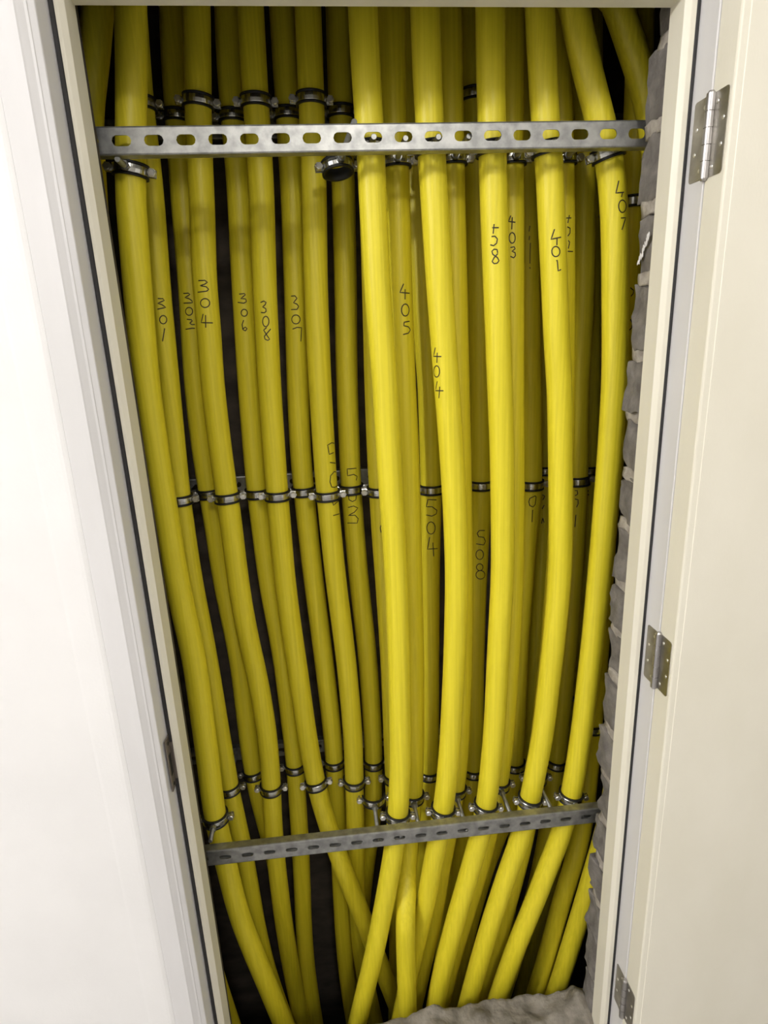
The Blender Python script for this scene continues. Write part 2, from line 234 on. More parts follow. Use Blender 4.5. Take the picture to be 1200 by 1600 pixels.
 'R5': [(0.0052,0.3350,2.7250),(0.0052,0.3350,2.4250),(0.0052,0.3350,2.2250),(0.0046,0.3350,2.1859),(0.0040,0.3350,2.1460),(0.0034,0.3350,2.1053),(0.0028,0.3350,2.0638),(0.0022,0.3350,2.0215),(0.0015,0.3350,1.9783),(0.0009,0.3350,1.9341),(0.0002,0.3350,1.8891),(-0.0005,0.3350,1.8430),(-0.0013,0.3350,1.7960),(-0.0020,0.3350,1.7479),(-0.0029,0.3350,1.6988),(-0.0039,0.3350,1.6486),(-0.0051,0.3350,1.5973),(-0.0063,0.3350,1.5447),(-0.0074,0.3350,1.4910),(-0.0082,0.3350,1.4360),(-0.0088,0.3350,1.3797),(-0.0090,0.3350,1.3220),(-0.0086,0.3350,1.2628),(-0.0079,0.3350,1.2022),(-0.0070,0.3350,1.1400),(-0.0053,0.3350,1.0762),(-0.0036,0.3350,1.0107),(-0.0023,0.3350,0.9436),(-0.0011,0.3350,0.8747),(-0.0005,0.3350,0.8039),(-0.0007,0.3350,0.7314),(-0.0012,0.3350,0.6569),(-0.0018,0.3350,0.5803),(-0.0024,0.3350,0.5016),(-0.0031,0.3350,0.4207),(-0.0022,0.3448,0.3281),(-0.0007,0.3578,0.2285),(-0.0006,0.3707,0.1248),(-0.0027,0.3838,0.0169),(-0.0057,0.3968,-0.0954),(-0.0097,0.4060,-0.2078),(-0.0142,0.4140,-0.3229),(-0.0189,0.4220,-0.4425),(-0.0239,0.4300,-0.5668),(-0.0296,0.4300,-0.6834),(-0.0296,0.4300,-0.8034),(-0.0296,0.4300,-0.9834)],
 'F2': [(-0.0161,0.1700,2.6471),(-0.0161,0.1700,2.3471),(-0.0161,0.1700,2.1471),(-0.0159,0.1700,2.1129),(-0.0158,0.1700,2.0780),(-0.0156,0.1700,2.0423),(-0.0150,0.1700,2.0060),(-0.0141,0.1700,1.9689),(-0.0132,0.1700,1.9310),(-0.0127,0.1700,1.8923),(-0.0125,0.1700,1.8527),(-0.0122,0.1700,1.8124),(-0.0118,0.1700,1.7711),(-0.0114,0.1700,1.7289),(-0.0107,0.1700,1.6858),(-0.0094,0.1700,1.6417),(-0.0075,0.1700,1.5966),(-0.0056,0.1700,1.5504),(-0.0039,0.1700,1.5031),(-0.0030,0.1700,1.4547),(-0.0023,0.1700,1.4052),(-0.0013,0.1700,1.3545),(-0.0000,0.1700,1.3025),(0.0014,0.1700,1.2492),(0.0029,0.1700,1.1945),(0.0042,0.1700,1.1385),(0.0049,0.1700,1.0810),(0.0047,0.1700,1.0222),(0.0044,0.1700,0.9618),(0.0038,0.1700,0.8998),(0.0027,0.1700,0.8362),(0.0016,0.1700,0.7709),(0.0001,0.1700,0.7038),(-0.0027,0.1700,0.6350),(-0.0074,0.1700,0.5645),(-0.0137,0.1700,0.4921),(-0.0231,0.1700,0.4182),(-0.0359,0.1700,0.3426),(-0.0502,0.1700,0.2651),(-0.0658,0.1700,0.1854),(-0.0825,0.1700,0.1037),(-0.1013,0.1700,0.0199),(-0.1219,0.1700,-0.0662),(-0.1428,0.1700,-0.1548),(-0.1645,0.1700,-0.2460),(-0.1645,0.1700,-0.3660),(-0.1645,0.1700,-0.5460)],
 'S2': [(0.0417,0.2450,2.6829),(0.0417,0.2450,2.3829),(0.0417,0.2450,2.1829),(0.0409,0.2450,2.1463),(0.0400,0.2450,2.1090),(0.0391,0.2450,2.0709),(0.0383,0.2450,2.0321),(0.0375,0.2450,1.9924),(0.0376,0.2450,1.9520),(0.0387,0.2450,1.9107),(0.0395,0.2450,1.8684),(0.0397,0.2450,1.8253),(0.0397,0.2450,1.7813),(0.0397,0.2450,1.7363),(0.0398,0.2450,1.6902),(0.0402,0.2450,1.6432),(0.0409,0.2450,1.5950),(0.0416,0.2450,1.5458),(0.0424,0.2450,1.4953),(0.0436,0.2450,1.4437),(0.0449,0.2450,1.3908),(0.0457,0.2450,1.3367),(0.0461,0.2450,1.2812),(0.0463,0.2450,1.2244),(0.0463,0.2450,1.1662),(0.0461,0.2450,1.1066),(0.0460,0.2450,1.0454),(0.0461,0.2450,0.9826),(0.0461,0.2450,0.9181),(0.0456,0.2450,0.8520),(0.0443,0.2450,0.7841),(0.0427,0.2450,0.7145),(0.0409,0.2450,0.6429),(0.0380,0.2450,0.5695),(0.0334,0.2450,0.4942),(0.0266,0.2420,0.4198),(0.0192,0.2380,0.3447),(0.0117,0.2263,0.2761),(0.0027,0.1912,0.2331),(-0.0042,0.1638,0.1831),(-0.0067,0.1591,0.1049),(-0.0081,0.1544,0.0246),(-0.0092,0.1497,-0.0578),(-0.0094,0.1450,-0.1425),(-0.0096,0.1450,-0.2370),(-0.0096,0.1450,-0.3570),(-0.0096,0.1450,-0.5370)],
 'F3': [(0.0850,0.1700,2.6479),(0.0850,0.1700,2.3479),(0.0850,0.1700,2.1479),(0.0856,0.1700,2.1133),(0.0863,0.1700,2.0781),(0.0871,0.1700,2.0422),(0.0879,0.1700,2.0055),(0.0891,0.1700,1.9680),(0.0907,0.1700,1.9298),(0.0929,0.1700,1.8907),(0.0950,0.1700,1.8508),(0.0971,0.1700,1.8101),(0.0992,0.1700,1.7684),(0.1014,0.1700,1.7258),(0.1037,0.1700,1.6822),(0.1064,0.1700,1.6376),(0.1093,0.1700,1.5920),(0.1123,0.1700,1.5453),(0.1154,0.1700,1.4975),(0.1187,0.1700,1.4485),(0.1219,0.1700,1.3983),(0.1249,0.1700,1.3469),(0.1274,0.1700,1.2943),(0.1296,0.1700,1.2404),(0.1311,0.1700,1.1851),(0.1322,0.1700,1.1285),(0.1319,0.1700,1.0706),(0.1303,0.1700,1.0112),(0.1283,0.1700,0.9503),(0.1258,0.1700,0.8879),(0.1225,0.1700,0.8239),(0.1189,0.1700,0.7582),(0.1149,0.1700,0.6907),(0.1092,0.1700,0.6215),(0.1017,0.1700,0.5507),(0.0921,0.1700,0.4782),(0.0801,0.1744,0.3995),(0.0679,0.1832,0.3135),(0.0560,0.1920,0.2241),(0.0409,0.2012,0.1312),(0.0246,0.2104,0.0347),(0.0074,0.2136,-0.0575),(-0.0104,0.2108,-0.1443),(-0.0280,0.2080,-0.2334),(-0.0460,0.2080,-0.3294),(-0.0460,0.2080,-0.4494),(-0.0460,0.2080,-0.6294)],
 'R6': [(0.0850,0.3350,2.7255),(0.0850,0.3350,2.4255),(0.0850,0.3350,2.2255),(0.0855,0.3350,2.1862),(0.0861,0.3350,2.1461),(0.0866,0.3350,2.1052),(0.0872,0.3350,2.0634),(0.0878,0.3350,2.0208),(0.0884,0.3350,1.9773),(0.0890,0.3350,1.9329),(0.0897,0.3350,1.8875),(0.0910,0.3350,1.8411),(0.0929,0.3350,1.7937),(0.0949,0.3350,1.7452),(0.0970,0.3350,1.6957),(0.0993,0.3350,1.6450),(0.1020,0.3350,1.5931),(0.1052,0.3350,1.5399),(0.1079,0.3350,1.4856),(0.1089,0.3350,1.4300),(0.1093,0.3350,1.3731),(0.1096,0.3350,1.3149),(0.1094,0.3350,1.2553),(0.1078,0.3350,1.1943),(0.1052,0.3350,1.1318),(0.1027,0.3350,1.0678),(0.1011,0.3350,1.0021),(0.0998,0.3350,0.9346),(0.0985,0.3350,0.8654),(0.0972,0.3350,0.7944),(0.0958,0.3350,0.7214),(0.0944,0.3350,0.6465),(0.0929,0.3350,0.5695),(0.0905,0.3350,0.4904),(0.0855,0.3350,0.4095),(0.0793,0.3417,0.3201),(0.0704,0.3507,0.2256),(0.0613,0.3598,0.1275),(0.0548,0.3688,0.0251),(0.0495,0.3778,-0.0815),(0.0459,0.3880,-0.1942),(0.0434,0.3987,-0.3123),(0.0408,0.4093,-0.4353),(0.0380,0.4200,-0.5635),(0.0339,0.4200,-0.6801),(0.0339,0.4200,-0.8001),(0.0339,0.4200,-0.9801)],
 'S3': [(0.1388,0.2450,2.6835),(0.1388,0.2450,2.3835),(0.1388,0.2450,2.1835),(0.1394,0.2450,2.1467),(0.1400,0.2450,2.1091),(0.1406,0.2450,2.0707),(0.1410,0.2450,2.0316),(0.1413,0.2450,1.9916),(0.1421,0.2450,1.9508),(0.1434,0.2450,1.9091),(0.1443,0.2450,1.8666),(0.1451,0.2450,1.8231),(0.1462,0.2450,1.7787),(0.1474,0.2450,1.7332),(0.1485,0.2450,1.6868),(0.1497,0.2450,1.6393),(0.1507,0.2450,1.5907),(0.1518,0.2450,1.5410),(0.1530,0.2450,1.4901),(0.1543,0.2450,1.4380),(0.1556,0.2450,1.3847),(0.1569,0.2450,1.3301),(0.1580,0.2450,1.2741),(0.1591,0.2450,1.2167),(0.1601,0.2450,1.1579),(0.1610,0.2450,1.0976),(0.1614,0.2450,1.0358),(0.1612,0.2450,0.9725),(0.1609,0.2450,0.9075),(0.1599,0.2450,0.8408),(0.1577,0.2450,0.7724),(0.1552,0.2450,0.7022),(0.1522,0.2450,0.6302),(0.1471,0.2450,0.5564),(0.1384,0.2450,0.4810),(0.1273,0.2450,0.4037),(0.1154,0.2481,0.3214),(0.1029,0.2542,0.2332),(0.0920,0.2603,0.1416),(0.0794,0.2665,0.0469),(0.0631,0.2668,-0.0433),(0.0444,0.2652,-0.1332),(0.0250,0.2636,-0.2256),(0.0057,0.2620,-0.3207),(-0.0142,0.2620,-0.4210),(-0.0142,0.2620,-0.5410),(-0.0142,0.2620,-0.7210)],
 'F4': [(0.1936,0.1700,2.6486),(0.1936,0.1700,2.3486),(0.1936,0.1700,2.1486),(0.1944,0.1700,2.1138),(0.1953,0.1700,2.0783),(0.1961,0.1700,2.0420),(0.1970,0.1700,2.0050),(0.1980,0.1700,1.9672),(0.1993,0.1700,1.9286),(0.2009,0.1700,1.8892),(0.2025,0.1700,1.8489),(0.2042,0.1700,1.8078),(0.2063,0.1700,1.7658),(0.2084,0.1700,1.7228),(0.2105,0.1700,1.6788),(0.2127,0.1700,1.6338),(0.2150,0.1700,1.5878),(0.2173,0.1700,1.5407),(0.2197,0.1700,1.4925),(0.2222,0.1700,1.4432),(0.2246,0.1700,1.3926),(0.2266,0.1700,1.3409),(0.2280,0.1700,1.2879),(0.2293,0.1700,1.2336),(0.2303,0.1700,1.1779),(0.2310,0.1700,1.1208),(0.2302,0.1700,1.0624),(0.2280,0.1700,1.0026),(0.2256,0.1700,0.9413),(0.2234,0.1700,0.8783),(0.2214,0.1700,0.8137),(0.2191,0.1700,0.7473),(0.2156,0.1700,0.6792),(0.2103,0.1700,0.6094),(0.2037,0.1700,0.5378),(0.1936,0.1700,0.4647),(0.1791,0.1700,0.3902),(0.1613,0.1700,0.3140),(0.1424,0.1700,0.2358),(0.1230,0.1700,0.1555),(0.1043,0.1700,0.0727),(0.0869,0.1700,-0.0128),(0.0717,0.1700,-0.1012),(0.0588,0.1700,-0.1929),(0.0448,0.1700,-0.2872),(0.0448,0.1700,-0.4072),(0.0448,0.1700,-0.5872)],
 'R7': [(0.1987,0.3350,2.7263),(0.1987,0.3350,2.4263),(0.1987,0.3350,2.2263),(0.2003,0.3350,2.1867),(0.2020,0.3350,2.1463),(0.2037,0.3350,2.1050),(0.2054,0.3350,2.0629),(0.2072,0.3350,2.0199),(0.2091,0.3350,1.9760),(0.2111,0.3350,1.9311),(0.2130,0.3350,1.8853),(0.2145,0.3350,1.8385),(0.2157,0.3350,1.7907),(0.2168,0.3350,1.7418),(0.2179,0.3350,1.6918),(0.2190,0.3350,1.6407),(0.2202,0.3350,1.5884),(0.2214,0.3350,1.5349),(0.2225,0.3350,1.4802),(0.2236,0.3350,1.4241),(0.2246,0.3350,1.3668),(0.2255,0.3350,1.3080),(0.2260,0.3350,1.2478),(0.2245,0.3350,1.1863),(0.2217,0.3350,1.1233),(0.2187,0.3350,1.0588),(0.2163,0.3350,0.9926),(0.2144,0.3350,0.9246),(0.2127,0.3350,0.8549),(0.2115,0.3350,0.7832),(0.2110,0.3350,0.7096),(0.2108,0.3350,0.6339),(0.2105,0.3350,0.5561),(0.2097,0.3350,0.4761),(0.2059,0.3350,0.3943),(0.1970,0.3397,0.3064),(0.1845,0.3460,0.2145),(0.1716,0.3523,0.1194),(0.1586,0.3586,0.0208),(0.1453,0.3649,-0.0813),(0.1320,0.3711,-0.1871),(0.1186,0.3774,-0.2968),(0.1047,0.3837,-0.4105),(0.0902,0.3900,-0.5284),(0.0742,0.3900,-0.6406),(0.0742,0.3900,-0.7606),(0.0742,0.3900,-0.9406)],
 'S4': [(0.2488,0.2450,2.6843),(0.2488,0.2450,2.3843),(0.2488,0.2450,2.1843),(0.2500,0.2450,2.1472),(0.2512,0.2450,2.1092),(0.2524,0.2450,2.0705),(0.2533,0.2450,2.0310),(0.2539,0.2450,1.9907),(0.2547,0.2450,1.9496),(0.2559,0.2450,1.9075),(0.2574,0.2450,1.8646),(0.2589,0.2450,1.8207),(0.2600,0.2450,1.7759),(0.2611,0.2450,1.7300),(0.2623,0.2450,1.6832),(0.2635,0.2450,1.6353),(0.2649,0.2450,1.5862),(0.2662,0.2450,1.5361),(0.2677,0.2450,1.4847),(0.2692,0.2450,1.4322),(0.2709,0.2450,1.3783),(0.2726,0.2450,1.3232),(0.2741,0.2450,1.2667),(0.2754,0.2450,1.2088),(0.2765,0.2450,1.1494),(0.2773,0.2450,1.0886),(0.2771,0.2450,1.0263),(0.2761,0.2450,0.9624),(0.2746,0.2450,0.8969),(0.2724,0.2450,0.8298),(0.2697,0.2450,0.7609),(0.2668,0.2450,0.6901),(0.2628,0.2450,0.6176),(0.2565,0.2450,0.5432),(0.2469,0.2450,0.4673),(0.2343,0.2450,0.3896),(0.2201,0.2450,0.3099),(0.2023,0.2450,0.2286),(0.1818,0.2450,0.1453),(0.1602,0.2450,0.0598),(0.1383,0.2450,-0.0281),(0.1181,0.2450,-0.1189),(0.0998,0.2450,-0.2128),(0.0815,0.2450,-0.3095),(0.0625,0.2450,-0.4092),(0.0625,0.2450,-0.5292),(0.0625,0.2450,-0.7092)],
 'R8': [(0.2910,0.3350,2.7270),(0.2910,0.3350,2.4270),(0.2910,0.3350,2.2270),(0.2946,0.3350,2.1871),(0.2982,0.3350,2.1464),(0.3019,0.3350,2.1048),(0.3056,0.3350,2.0624),(0.3090,0.3350,2.0191),(0.3114,0.3350,1.9748),(0.3134,0.3350,1.9297),(0.3154,0.3350,1.8835),(0.3176,0.3350,1.8363),(0.3201,0.3350,1.7881),(0.3226,0.3350,1.7388),(0.3252,0.3350,1.6884),(0.3279,0.3350,1.6369),(0.3306,0.3350,1.5841),(0.3334,0.3350,1.5301),(0.3362,0.3350,1.4748),(0.3388,0.3350,1.4183),(0.3414,0.3350,1.3603),(0.3440,0.3350,1.3009),(0.3450,0.3350,1.2402),(0.3424,0.3350,1.1782),(0.3383,0.3350,1.1148),(0.3350,0.3350,1.0497),(0.3322,0.3350,0.9830),(0.3294,0.3350,0.9146),(0.3270,0.3350,0.8443),(0.3256,0.3350,0.7721),(0.3245,0.3350,0.6978),(0.3235,0.3350,0.6216),(0.3222,0.3350,0.5433),(0.3198,0.3350,0.4629),(0.3127,0.3350,0.3808),(0.2952,0.3350,0.2978),(0.2683,0.3350,0.2138),(0.2429,0.3350,0.1273),(0.2209,0.3350,0.0379),(0.2005,0.3350,-0.0543),(0.1826,0.3350,-0.1496),(0.1660,0.3350,-0.2480),(0.1491,0.3350,-0.3494),(0.1318,0.3350,-0.4539),(0.1139,0.3350,-0.5615),(0.1139,0.3350,-0.6815),(0.1139,0.3350,-0.8615)],
 'Q8': [(0.3502,0.4100,2.7627),(0.3502,0.4100,2.4627),(0.3502,0.4100,2.2627),(0.3522,0.4100,2.2205),(0.3543,0.4100,2.1774),(0.3565,0.4100,2.1334),(0.3587,0.4100,2.0885),(0.3609,0.4100,2.0426),(0.3632,0.4100,1.9958),(0.3655,0.4100,1.9480),(0.3680,0.4100,1.8992),(0.3707,0.4100,1.8493),(0.3737,0.4100,1.7982),(0.3768,0.4100,1.7461),(0.3799,0.4100,1.6927),(0.3832,0.4100,1.6381),(0.3865,0.4100,1.5823),(0.3899,0.4100,1.5251),(0.3934,0.4100,1.4666),(0.3969,0.4100,1.4067),(0.4004,0.4100,1.3453),(0.4037,0.4100,1.2824),(0.4053,0.4100,1.2181),(0.4051,0.4100,1.1523),(0.4046,0.4100,1.0849),(0.4039,0.4100,1.0158),(0.4025,0.4100,0.9449),(0.4002,0.4100,0.8723),(0.3976,0.4100,0.7979),(0.3945,0.4100,0.7215),(0.3912,0.4100,0.6432),(0.3877,0.4100,0.5627),(0.3831,0.4100,0.4801),(0.3769,0.4100,0.3954),(0.3701,0.4100,0.3085),(0.3632,0.4100,0.2191),(0.3560,0.4100,0.1271),(0.3486,0.4100,0.0325),(0.3410,0.4100,-0.0649),(0.3330,0.4100,-0.1651),(0.3243,0.4100,-0.2683),(0.3149,0.4100,-0.3745),(0.3051,0.4100,-0.4841),(0.2951,0.4100,-0.5971),(0.2847,0.4100,-0.7137),(0.2847,0.4100,-0.8337),(0.2847,0.4100,-1.0137)],
 'F5': [(0.2739,0.1700,2.6492),(0.2739,0.1700,2.3492),(0.2739,0.1700,2.1492),(0.2773,0.1700,2.1141),(0.2807,0.1700,2.0784),(0.2841,0.1700,2.0418),(0.2876,0.1700,2.0045),(0.2912,0.1700,1.9665),(0.2958,0.1700,1.9275),(0.3012,0.1700,1.8878),(0.3056,0.1700,1.8471),(0.3094,0.1700,1.8056),(0.3131,0.1700,1.7631),(0.3170,0.1700,1.7197),(0.3208,0.1700,1.6753),(0.3246,0.1700,1.6299),(0.3286,0.1700,1.5834),(0.3333,0.1700,1.5357),(0.3383,0.1700,1.4870),(0.3419,0.1700,1.4371),(0.3447,0.1700,1.3860),(0.3474,0.1700,1.3337),(0.3501,0.1700,1.2801),(0.3526,0.1700,1.2251),(0.3549,0.1700,1.1688),(0.3563,0.1700,1.1111),(0.3557,0.1700,1.0521),(0.3531,0.1700,0.9917),(0.3498,0.1700,0.9298),(0.3458,0.1700,0.8664),(0.3413,0.1700,0.8013),(0.3366,0.1700,0.7345),(0.3300,0.1700,0.6661),(0.3207,0.1700,0.5961),(0.3102,0.1700,0.5244),(0.2980,0.1700,0.4509),(0.2809,0.1700,0.3761),(0.2588,0.1700,0.2998),(0.2377,0.1700,0.2213),(0.2169,0.1700,0.1405),(0.1971,0.1700,0.0573),(0.1781,0.1700,-0.0286),(0.1594,0.1700,-0.1171),(0.1410,0.1700,-0.2084),(0.1219,0.1700,-0.3024),(0.1219,0.1700,-0.4224),(0.1219,0.1700,-0.6024)],
 'S5': [(0.3157,0.2450,2.6848),(0.3157,0.2450,2.3848),(0.3157,0.2450,2.1848),(0.3217,0.2450,2.1475),(0.3279,0.2450,2.1093),(0.3341,0.2450,2.0704),(0.3398,0.2450,2.0306),(0.3449,0.2450,1.9900),(0.3491,0.2450,1.9485),(0.3524,0.2450,1.9061),(0.3553,0.2450,1.8629),(0.3581,0.2450,1.8186),(0.3609,0.2450,1.7734),(0.3636,0.2450,1.7272),(0.3662,0.2450,1.6799),(0.3687,0.2450,1.6315),(0.3712,0.2450,1.5821),(0.3735,0.2450,1.5314),(0.3754,0.2450,1.4797),(0.3772,0.2450,1.4266),(0.3790,0.2450,1.3723),(0.3801,0.2450,1.3168),(0.3806,0.2450,1.2598),(0.3810,0.2450,1.2015),(0.3811,0.2450,1.1418),(0.3802,0.2450,1.0806),(0.3784,0.2450,1.0179),(0.3765,0.2450,0.9536),(0.3740,0.2450,0.8877),(0.3702,0.2450,0.8202),(0.3656,0.2450,0.7510),(0.3609,0.2450,0.6799),(0.3558,0.2450,0.6069),(0.3497,0.2450,0.5320),(0.3413,0.2450,0.4554),(0.3309,0.2450,0.3768),(0.3190,0.2450,0.2962),(0.3039,0.2450,0.2138),(0.2873,0.2450,0.1293),(0.2701,0.2450,0.0424),(0.2515,0.2450,-0.0469),(0.2321,0.2450,-0.1386),(0.2130,0.2450,-0.2332),(0.1937,0.2450,-0.3307),(0.1738,0.2450,-0.4311),(0.1738,0.2450,-0.5511),(0.1738,0.2450,-0.7311)],
 'R9': [(0.4054,0.3350,2.7278),(0.4054,0.3350,2.4278),(0.4054,0.3350,2.2278),(0.4093,0.3350,2.1876),(0.4133,0.3350,2.1465),(0.4174,0.3350,2.1046),(0.4216,0.3350,2.0618),(0.4259,0.3350,2.0182),(0.4299,0.3350,1.9735),(0.4332,0.3350,1.9279),(0.4363,0.3350,1.8814),(0.4390,0.3350,1.8338),(0.4413,0.3350,1.7851),(0.4437,0.3350,1.7354),(0.4457,0.3350,1.6846),(0.4468,0.3350,1.6326),(0.4471,0.3350,1.5795),(0.4469,0.3350,1.5252),(0.4468,0.3350,1.4696),(0.4485,0.3350,1.4126),(0.4511,0.3350,1.3542),(0.4538,0.3350,1.2944),(0.4560,0.3350,1.2331),(0.4570,0.3350,1.1704),(0.4573,0.3350,1.1061),(0.4571,0.3350,1.0403),(0.4563,0.3350,0.9728),(0.4551,0.3350,0.9036),(0.4534,0.3350,0.8326),(0.4509,0.3350,0.7598),(0.4480,0.3350,0.6851),(0.4448,0.3350,0.6084),(0.4410,0.3350,0.5297),(0.4364,0.3350,0.4489),(0.4319,0.3350,0.3658),(0.4258,0.3350,0.2805),(0.4166,0.3350,0.1933),(0.4049,0.3350,0.1038),(0.3898,0.3350,0.0123),(0.3684,0.3350,-0.0810),(0.3456,0.3350,-0.1767),(0.3233,0.3350,-0.2753),(0.3006,0.3350,-0.3768),(0.2772,0.3350,-0.4813),(0.2531,0.3350,-0.5889),(0.2531,0.3350,-0.7089),(0.2531,0.3350,-0.8889)],
 'Q9': [(0.4604,0.4100,2.7635),(0.4604,0.4100,2.4635),(0.4604,0.4100,2.2635),(0.4633,0.4100,2.2209),(0.4661,0.4100,2.1775),(0.4691,0.4100,2.1332),(0.4721,0.4100,2.0879),(0.4752,0.4100,2.0417),(0.4783,0.4100,1.9946),(0.4815,0.4100,1.9464),(0.4847,0.4100,1.8971),(0.4875,0.4100,1.8468),(0.4900,0.4100,1.7954),(0.4925,0.4100,1.7428),(0.4950,0.4100,1.6890),(0.4976,0.4100,1.6341),(0.5003,0.4100,1.5778),(0.5030,0.4100,1.5202),(0.5059,0.4100,1.4613),(0.5092,0.4100,1.4009),(0.5128,0.4100,1.3391),(0.5161,0.4100,1.2757),(0.5180,0.4100,1.2109),(0.5183,0.4100,1.1445),(0.5184,0.4100,1.0766),(0.5182,0.4100,1.0069),(0.5163,0.4100,0.9355),(0.5129,0.4100,0.8625),(0.5096,0.4100,0.7875),(0.5073,0.4100,0.7105),(0.5054,0.4100,0.6314),(0.5034,0.4100,0.5501),(0.5006,0.4100,0.4667),(0.4964,0.4100,0.3811),(0.4918,0.4100,0.2931),(0.4866,0.4100,0.2027),(0.4794,0.4100,0.1100),(0.4700,0.4100,0.0149),(0.4583,0.4100,-0.0827),(0.4424,0.4100,-0.1825),(0.4243,0.4100,-0.2849),(0.4056,0.4100,-0.3903),(0.3864,0.4100,-0.4988),(0.3665,0.4100,-0.6106),(0.3461,0.4100,-0.7258),(0.3461,0.4100,-0.8458),(0.3461,0.4100,-1.0258)],
 'F6': [(0.3225,0.1700,2.6496),(0.3225,0.1700,2.3496),(0.3225,0.1700,2.1496),(0.3335,0.1700,2.1144),(0.3446,0.1700,2.0784),(0.3562,0.1700,2.0417),(0.3689,0.1700,2.0042),(0.3828,0.1700,1.9657),(0.3970,0.1700,1.9264),(0.4102,0.1700,1.8862),(0.4201,0.1700,1.8451),(0.4268,0.1700,1.8031),(0.4317,0.1700,1.7602),(0.4354,0.1700,1.7164),(0.4387,0.1700,1.6716),(0.4419,0.1700,1.6257),(0.4452,0.1700,1.5788),(0.4481,0.1700,1.5308),(0.4501,0.1700,1.4817),(0.4507,0.1700,1.4315),(0.4507,0.1700,1.3801),(0.4503,0.1700,1.3275),(0.4494,0.1700,1.2737),(0.4484,0.1700,1.2186),(0.4473,0.1700,1.1621),(0.4458,0.1700,1.1041),(0.4440,0.1700,1.0448),(0.4420,0.1700,0.9839),(0.4398,0.1700,0.9215),(0.4367,0.1700,0.8575),(0.4332,0.1700,0.7918),(0.4295,0.1700,0.7244),(0.4247,0.1700,0.6553),(0.4180,0.1700,0.5844),(0.4097,0.1700,0.5119),(0.3981,0.1700,0.4377),(0.3802,0.1700,0.3623),(0.3571,0.1700,0.2855),(0.3345,0.1700,0.2066),(0.3092,0.1700,0.1259),(0.2838,0.1700,0.0429),(0.2598,0.1700,-0.0428),(0.2366,0.1700,-0.1311),(0.2125,0.1700,-0.2219),(0.1878,0.1700,-0.3154),(0.1878,0.1700,-0.4354),(0.1878,0.1700,-0.6154)],
 'T1': [(0.4852,0.2450,2.6860),(0.4852,0.2450,2.3860),(0.4852,0.2450,2.1860),(0.4878,0.2450,2.1482),(0.4904,0.2450,2.1095),(0.4930,0.2450,2.0701),(0.4952,0.2450,2.0299),(0.4968,0.2450,1.9888),(0.4979,0.2450,1.9469),(0.4985,0.2450,1.9041),(0.4992,0.2450,1.8603),(0.5000,0.2450,1.8156),(0.5004,0.2450,1.7700),(0.5006,0.2450,1.7233),(0.5005,0.2450,1.6756),(0.5000,0.2450,1.6269),(0.4991,0.2450,1.5770),(0.4982,0.2450,1.5261),(0.4972,0.2450,1.4739),(0.4960,0.2450,1.4206),(0.4947,0.2450,1.3659),(0.4931,0.2450,1.3100),(0.4916,0.2450,1.2528),(0.4900,0.2450,1.1941),(0.4887,0.2450,1.1339),(0.4886,0.2450,1.0722),(0.4893,0.2450,1.0088),(0.4901,0.2450,0.9437),(0.4904,0.2450,0.8770),(0.4899,0.2450,0.8085),(0.4889,0.2450,0.7383),(0.4878,0.2450,0.6661),(0.4870,0.2450,0.5919),(0.4864,0.2450,0.5156),(0.4848,0.2450,0.4373),(0.4809,0.2450,0.3570),(0.4720,0.2450,0.2750),(0.4563,0.2450,0.1917),(0.4384,0.2450,0.1063),(0.4214,0.2450,0.0183),(0.4050,0.2450,-0.0724),(0.3869,0.2450,-0.1655),(0.3667,0.2450,-0.2611),(0.3464,0.2450,-0.3595),(0.3253,0.2450,-0.4610),(0.3253,0.2450,-0.5810),(0.3253,0.2450,-0.7610)],
 'T0': [(0.4017,0.1950,2.6619),(0.4017,0.1950,2.3619),(0.4017,0.1950,2.1619),(0.4197,0.1950,2.1258),(0.4386,0.1950,2.0889),(0.4568,0.1950,2.0511),(0.4750,0.1950,2.0124),(0.4905,0.1950,1.9729),(0.5018,0.1950,1.9324),(0.5116,0.1950,1.8911),(0.5184,0.1950,1.8489),(0.5230,0.1950,1.8058),(0.5276,0.1950,1.7617),(0.5322,0.1950,1.7166),(0.5363,0.1950,1.6705),(0.5387,0.1950,1.6234),(0.5398,0.1950,1.5752),(0.5408,0.1950,1.5259),(0.5418,0.1950,1.4755),(0.5428,0.1950,1.4239),(0.5438,0.1950,1.3711),(0.5442,0.1950,1.3170),(0.5439,0.1950,1.2616),(0.5435,0.1950,1.2048),(0.5431,0.1950,1.1467),(0.5427,0.1950,1.0871),(0.5423,0.1950,1.0259),(0.5419,0.1950,0.9632),(0.5413,0.1950,0.8988),(0.5404,0.1950,0.8327),(0.5393,0.1950,0.7649),(0.5382,0.1950,0.6953),(0.5369,0.1950,0.6237),(0.5343,0.1950,0.5503),(0.5285,0.1950,0.4752),(0.5205,0.1950,0.3982),(0.5085,0.1950,0.3197),(0.4932,0.1950,0.2393),(0.4775,0.1950,0.1567),(0.4606,0.1950,0.0719),(0.4431,0.1950,-0.0153),(0.4247,0.1950,-0.1049),(0.4044,0.1950,-0.1969),(0.3819,0.1950,-0.2913),(0.3591,0.1950,-0.3886),(0.3591,0.1950,-0.5086),(0.3591,0.1950,-0.6886)],
}
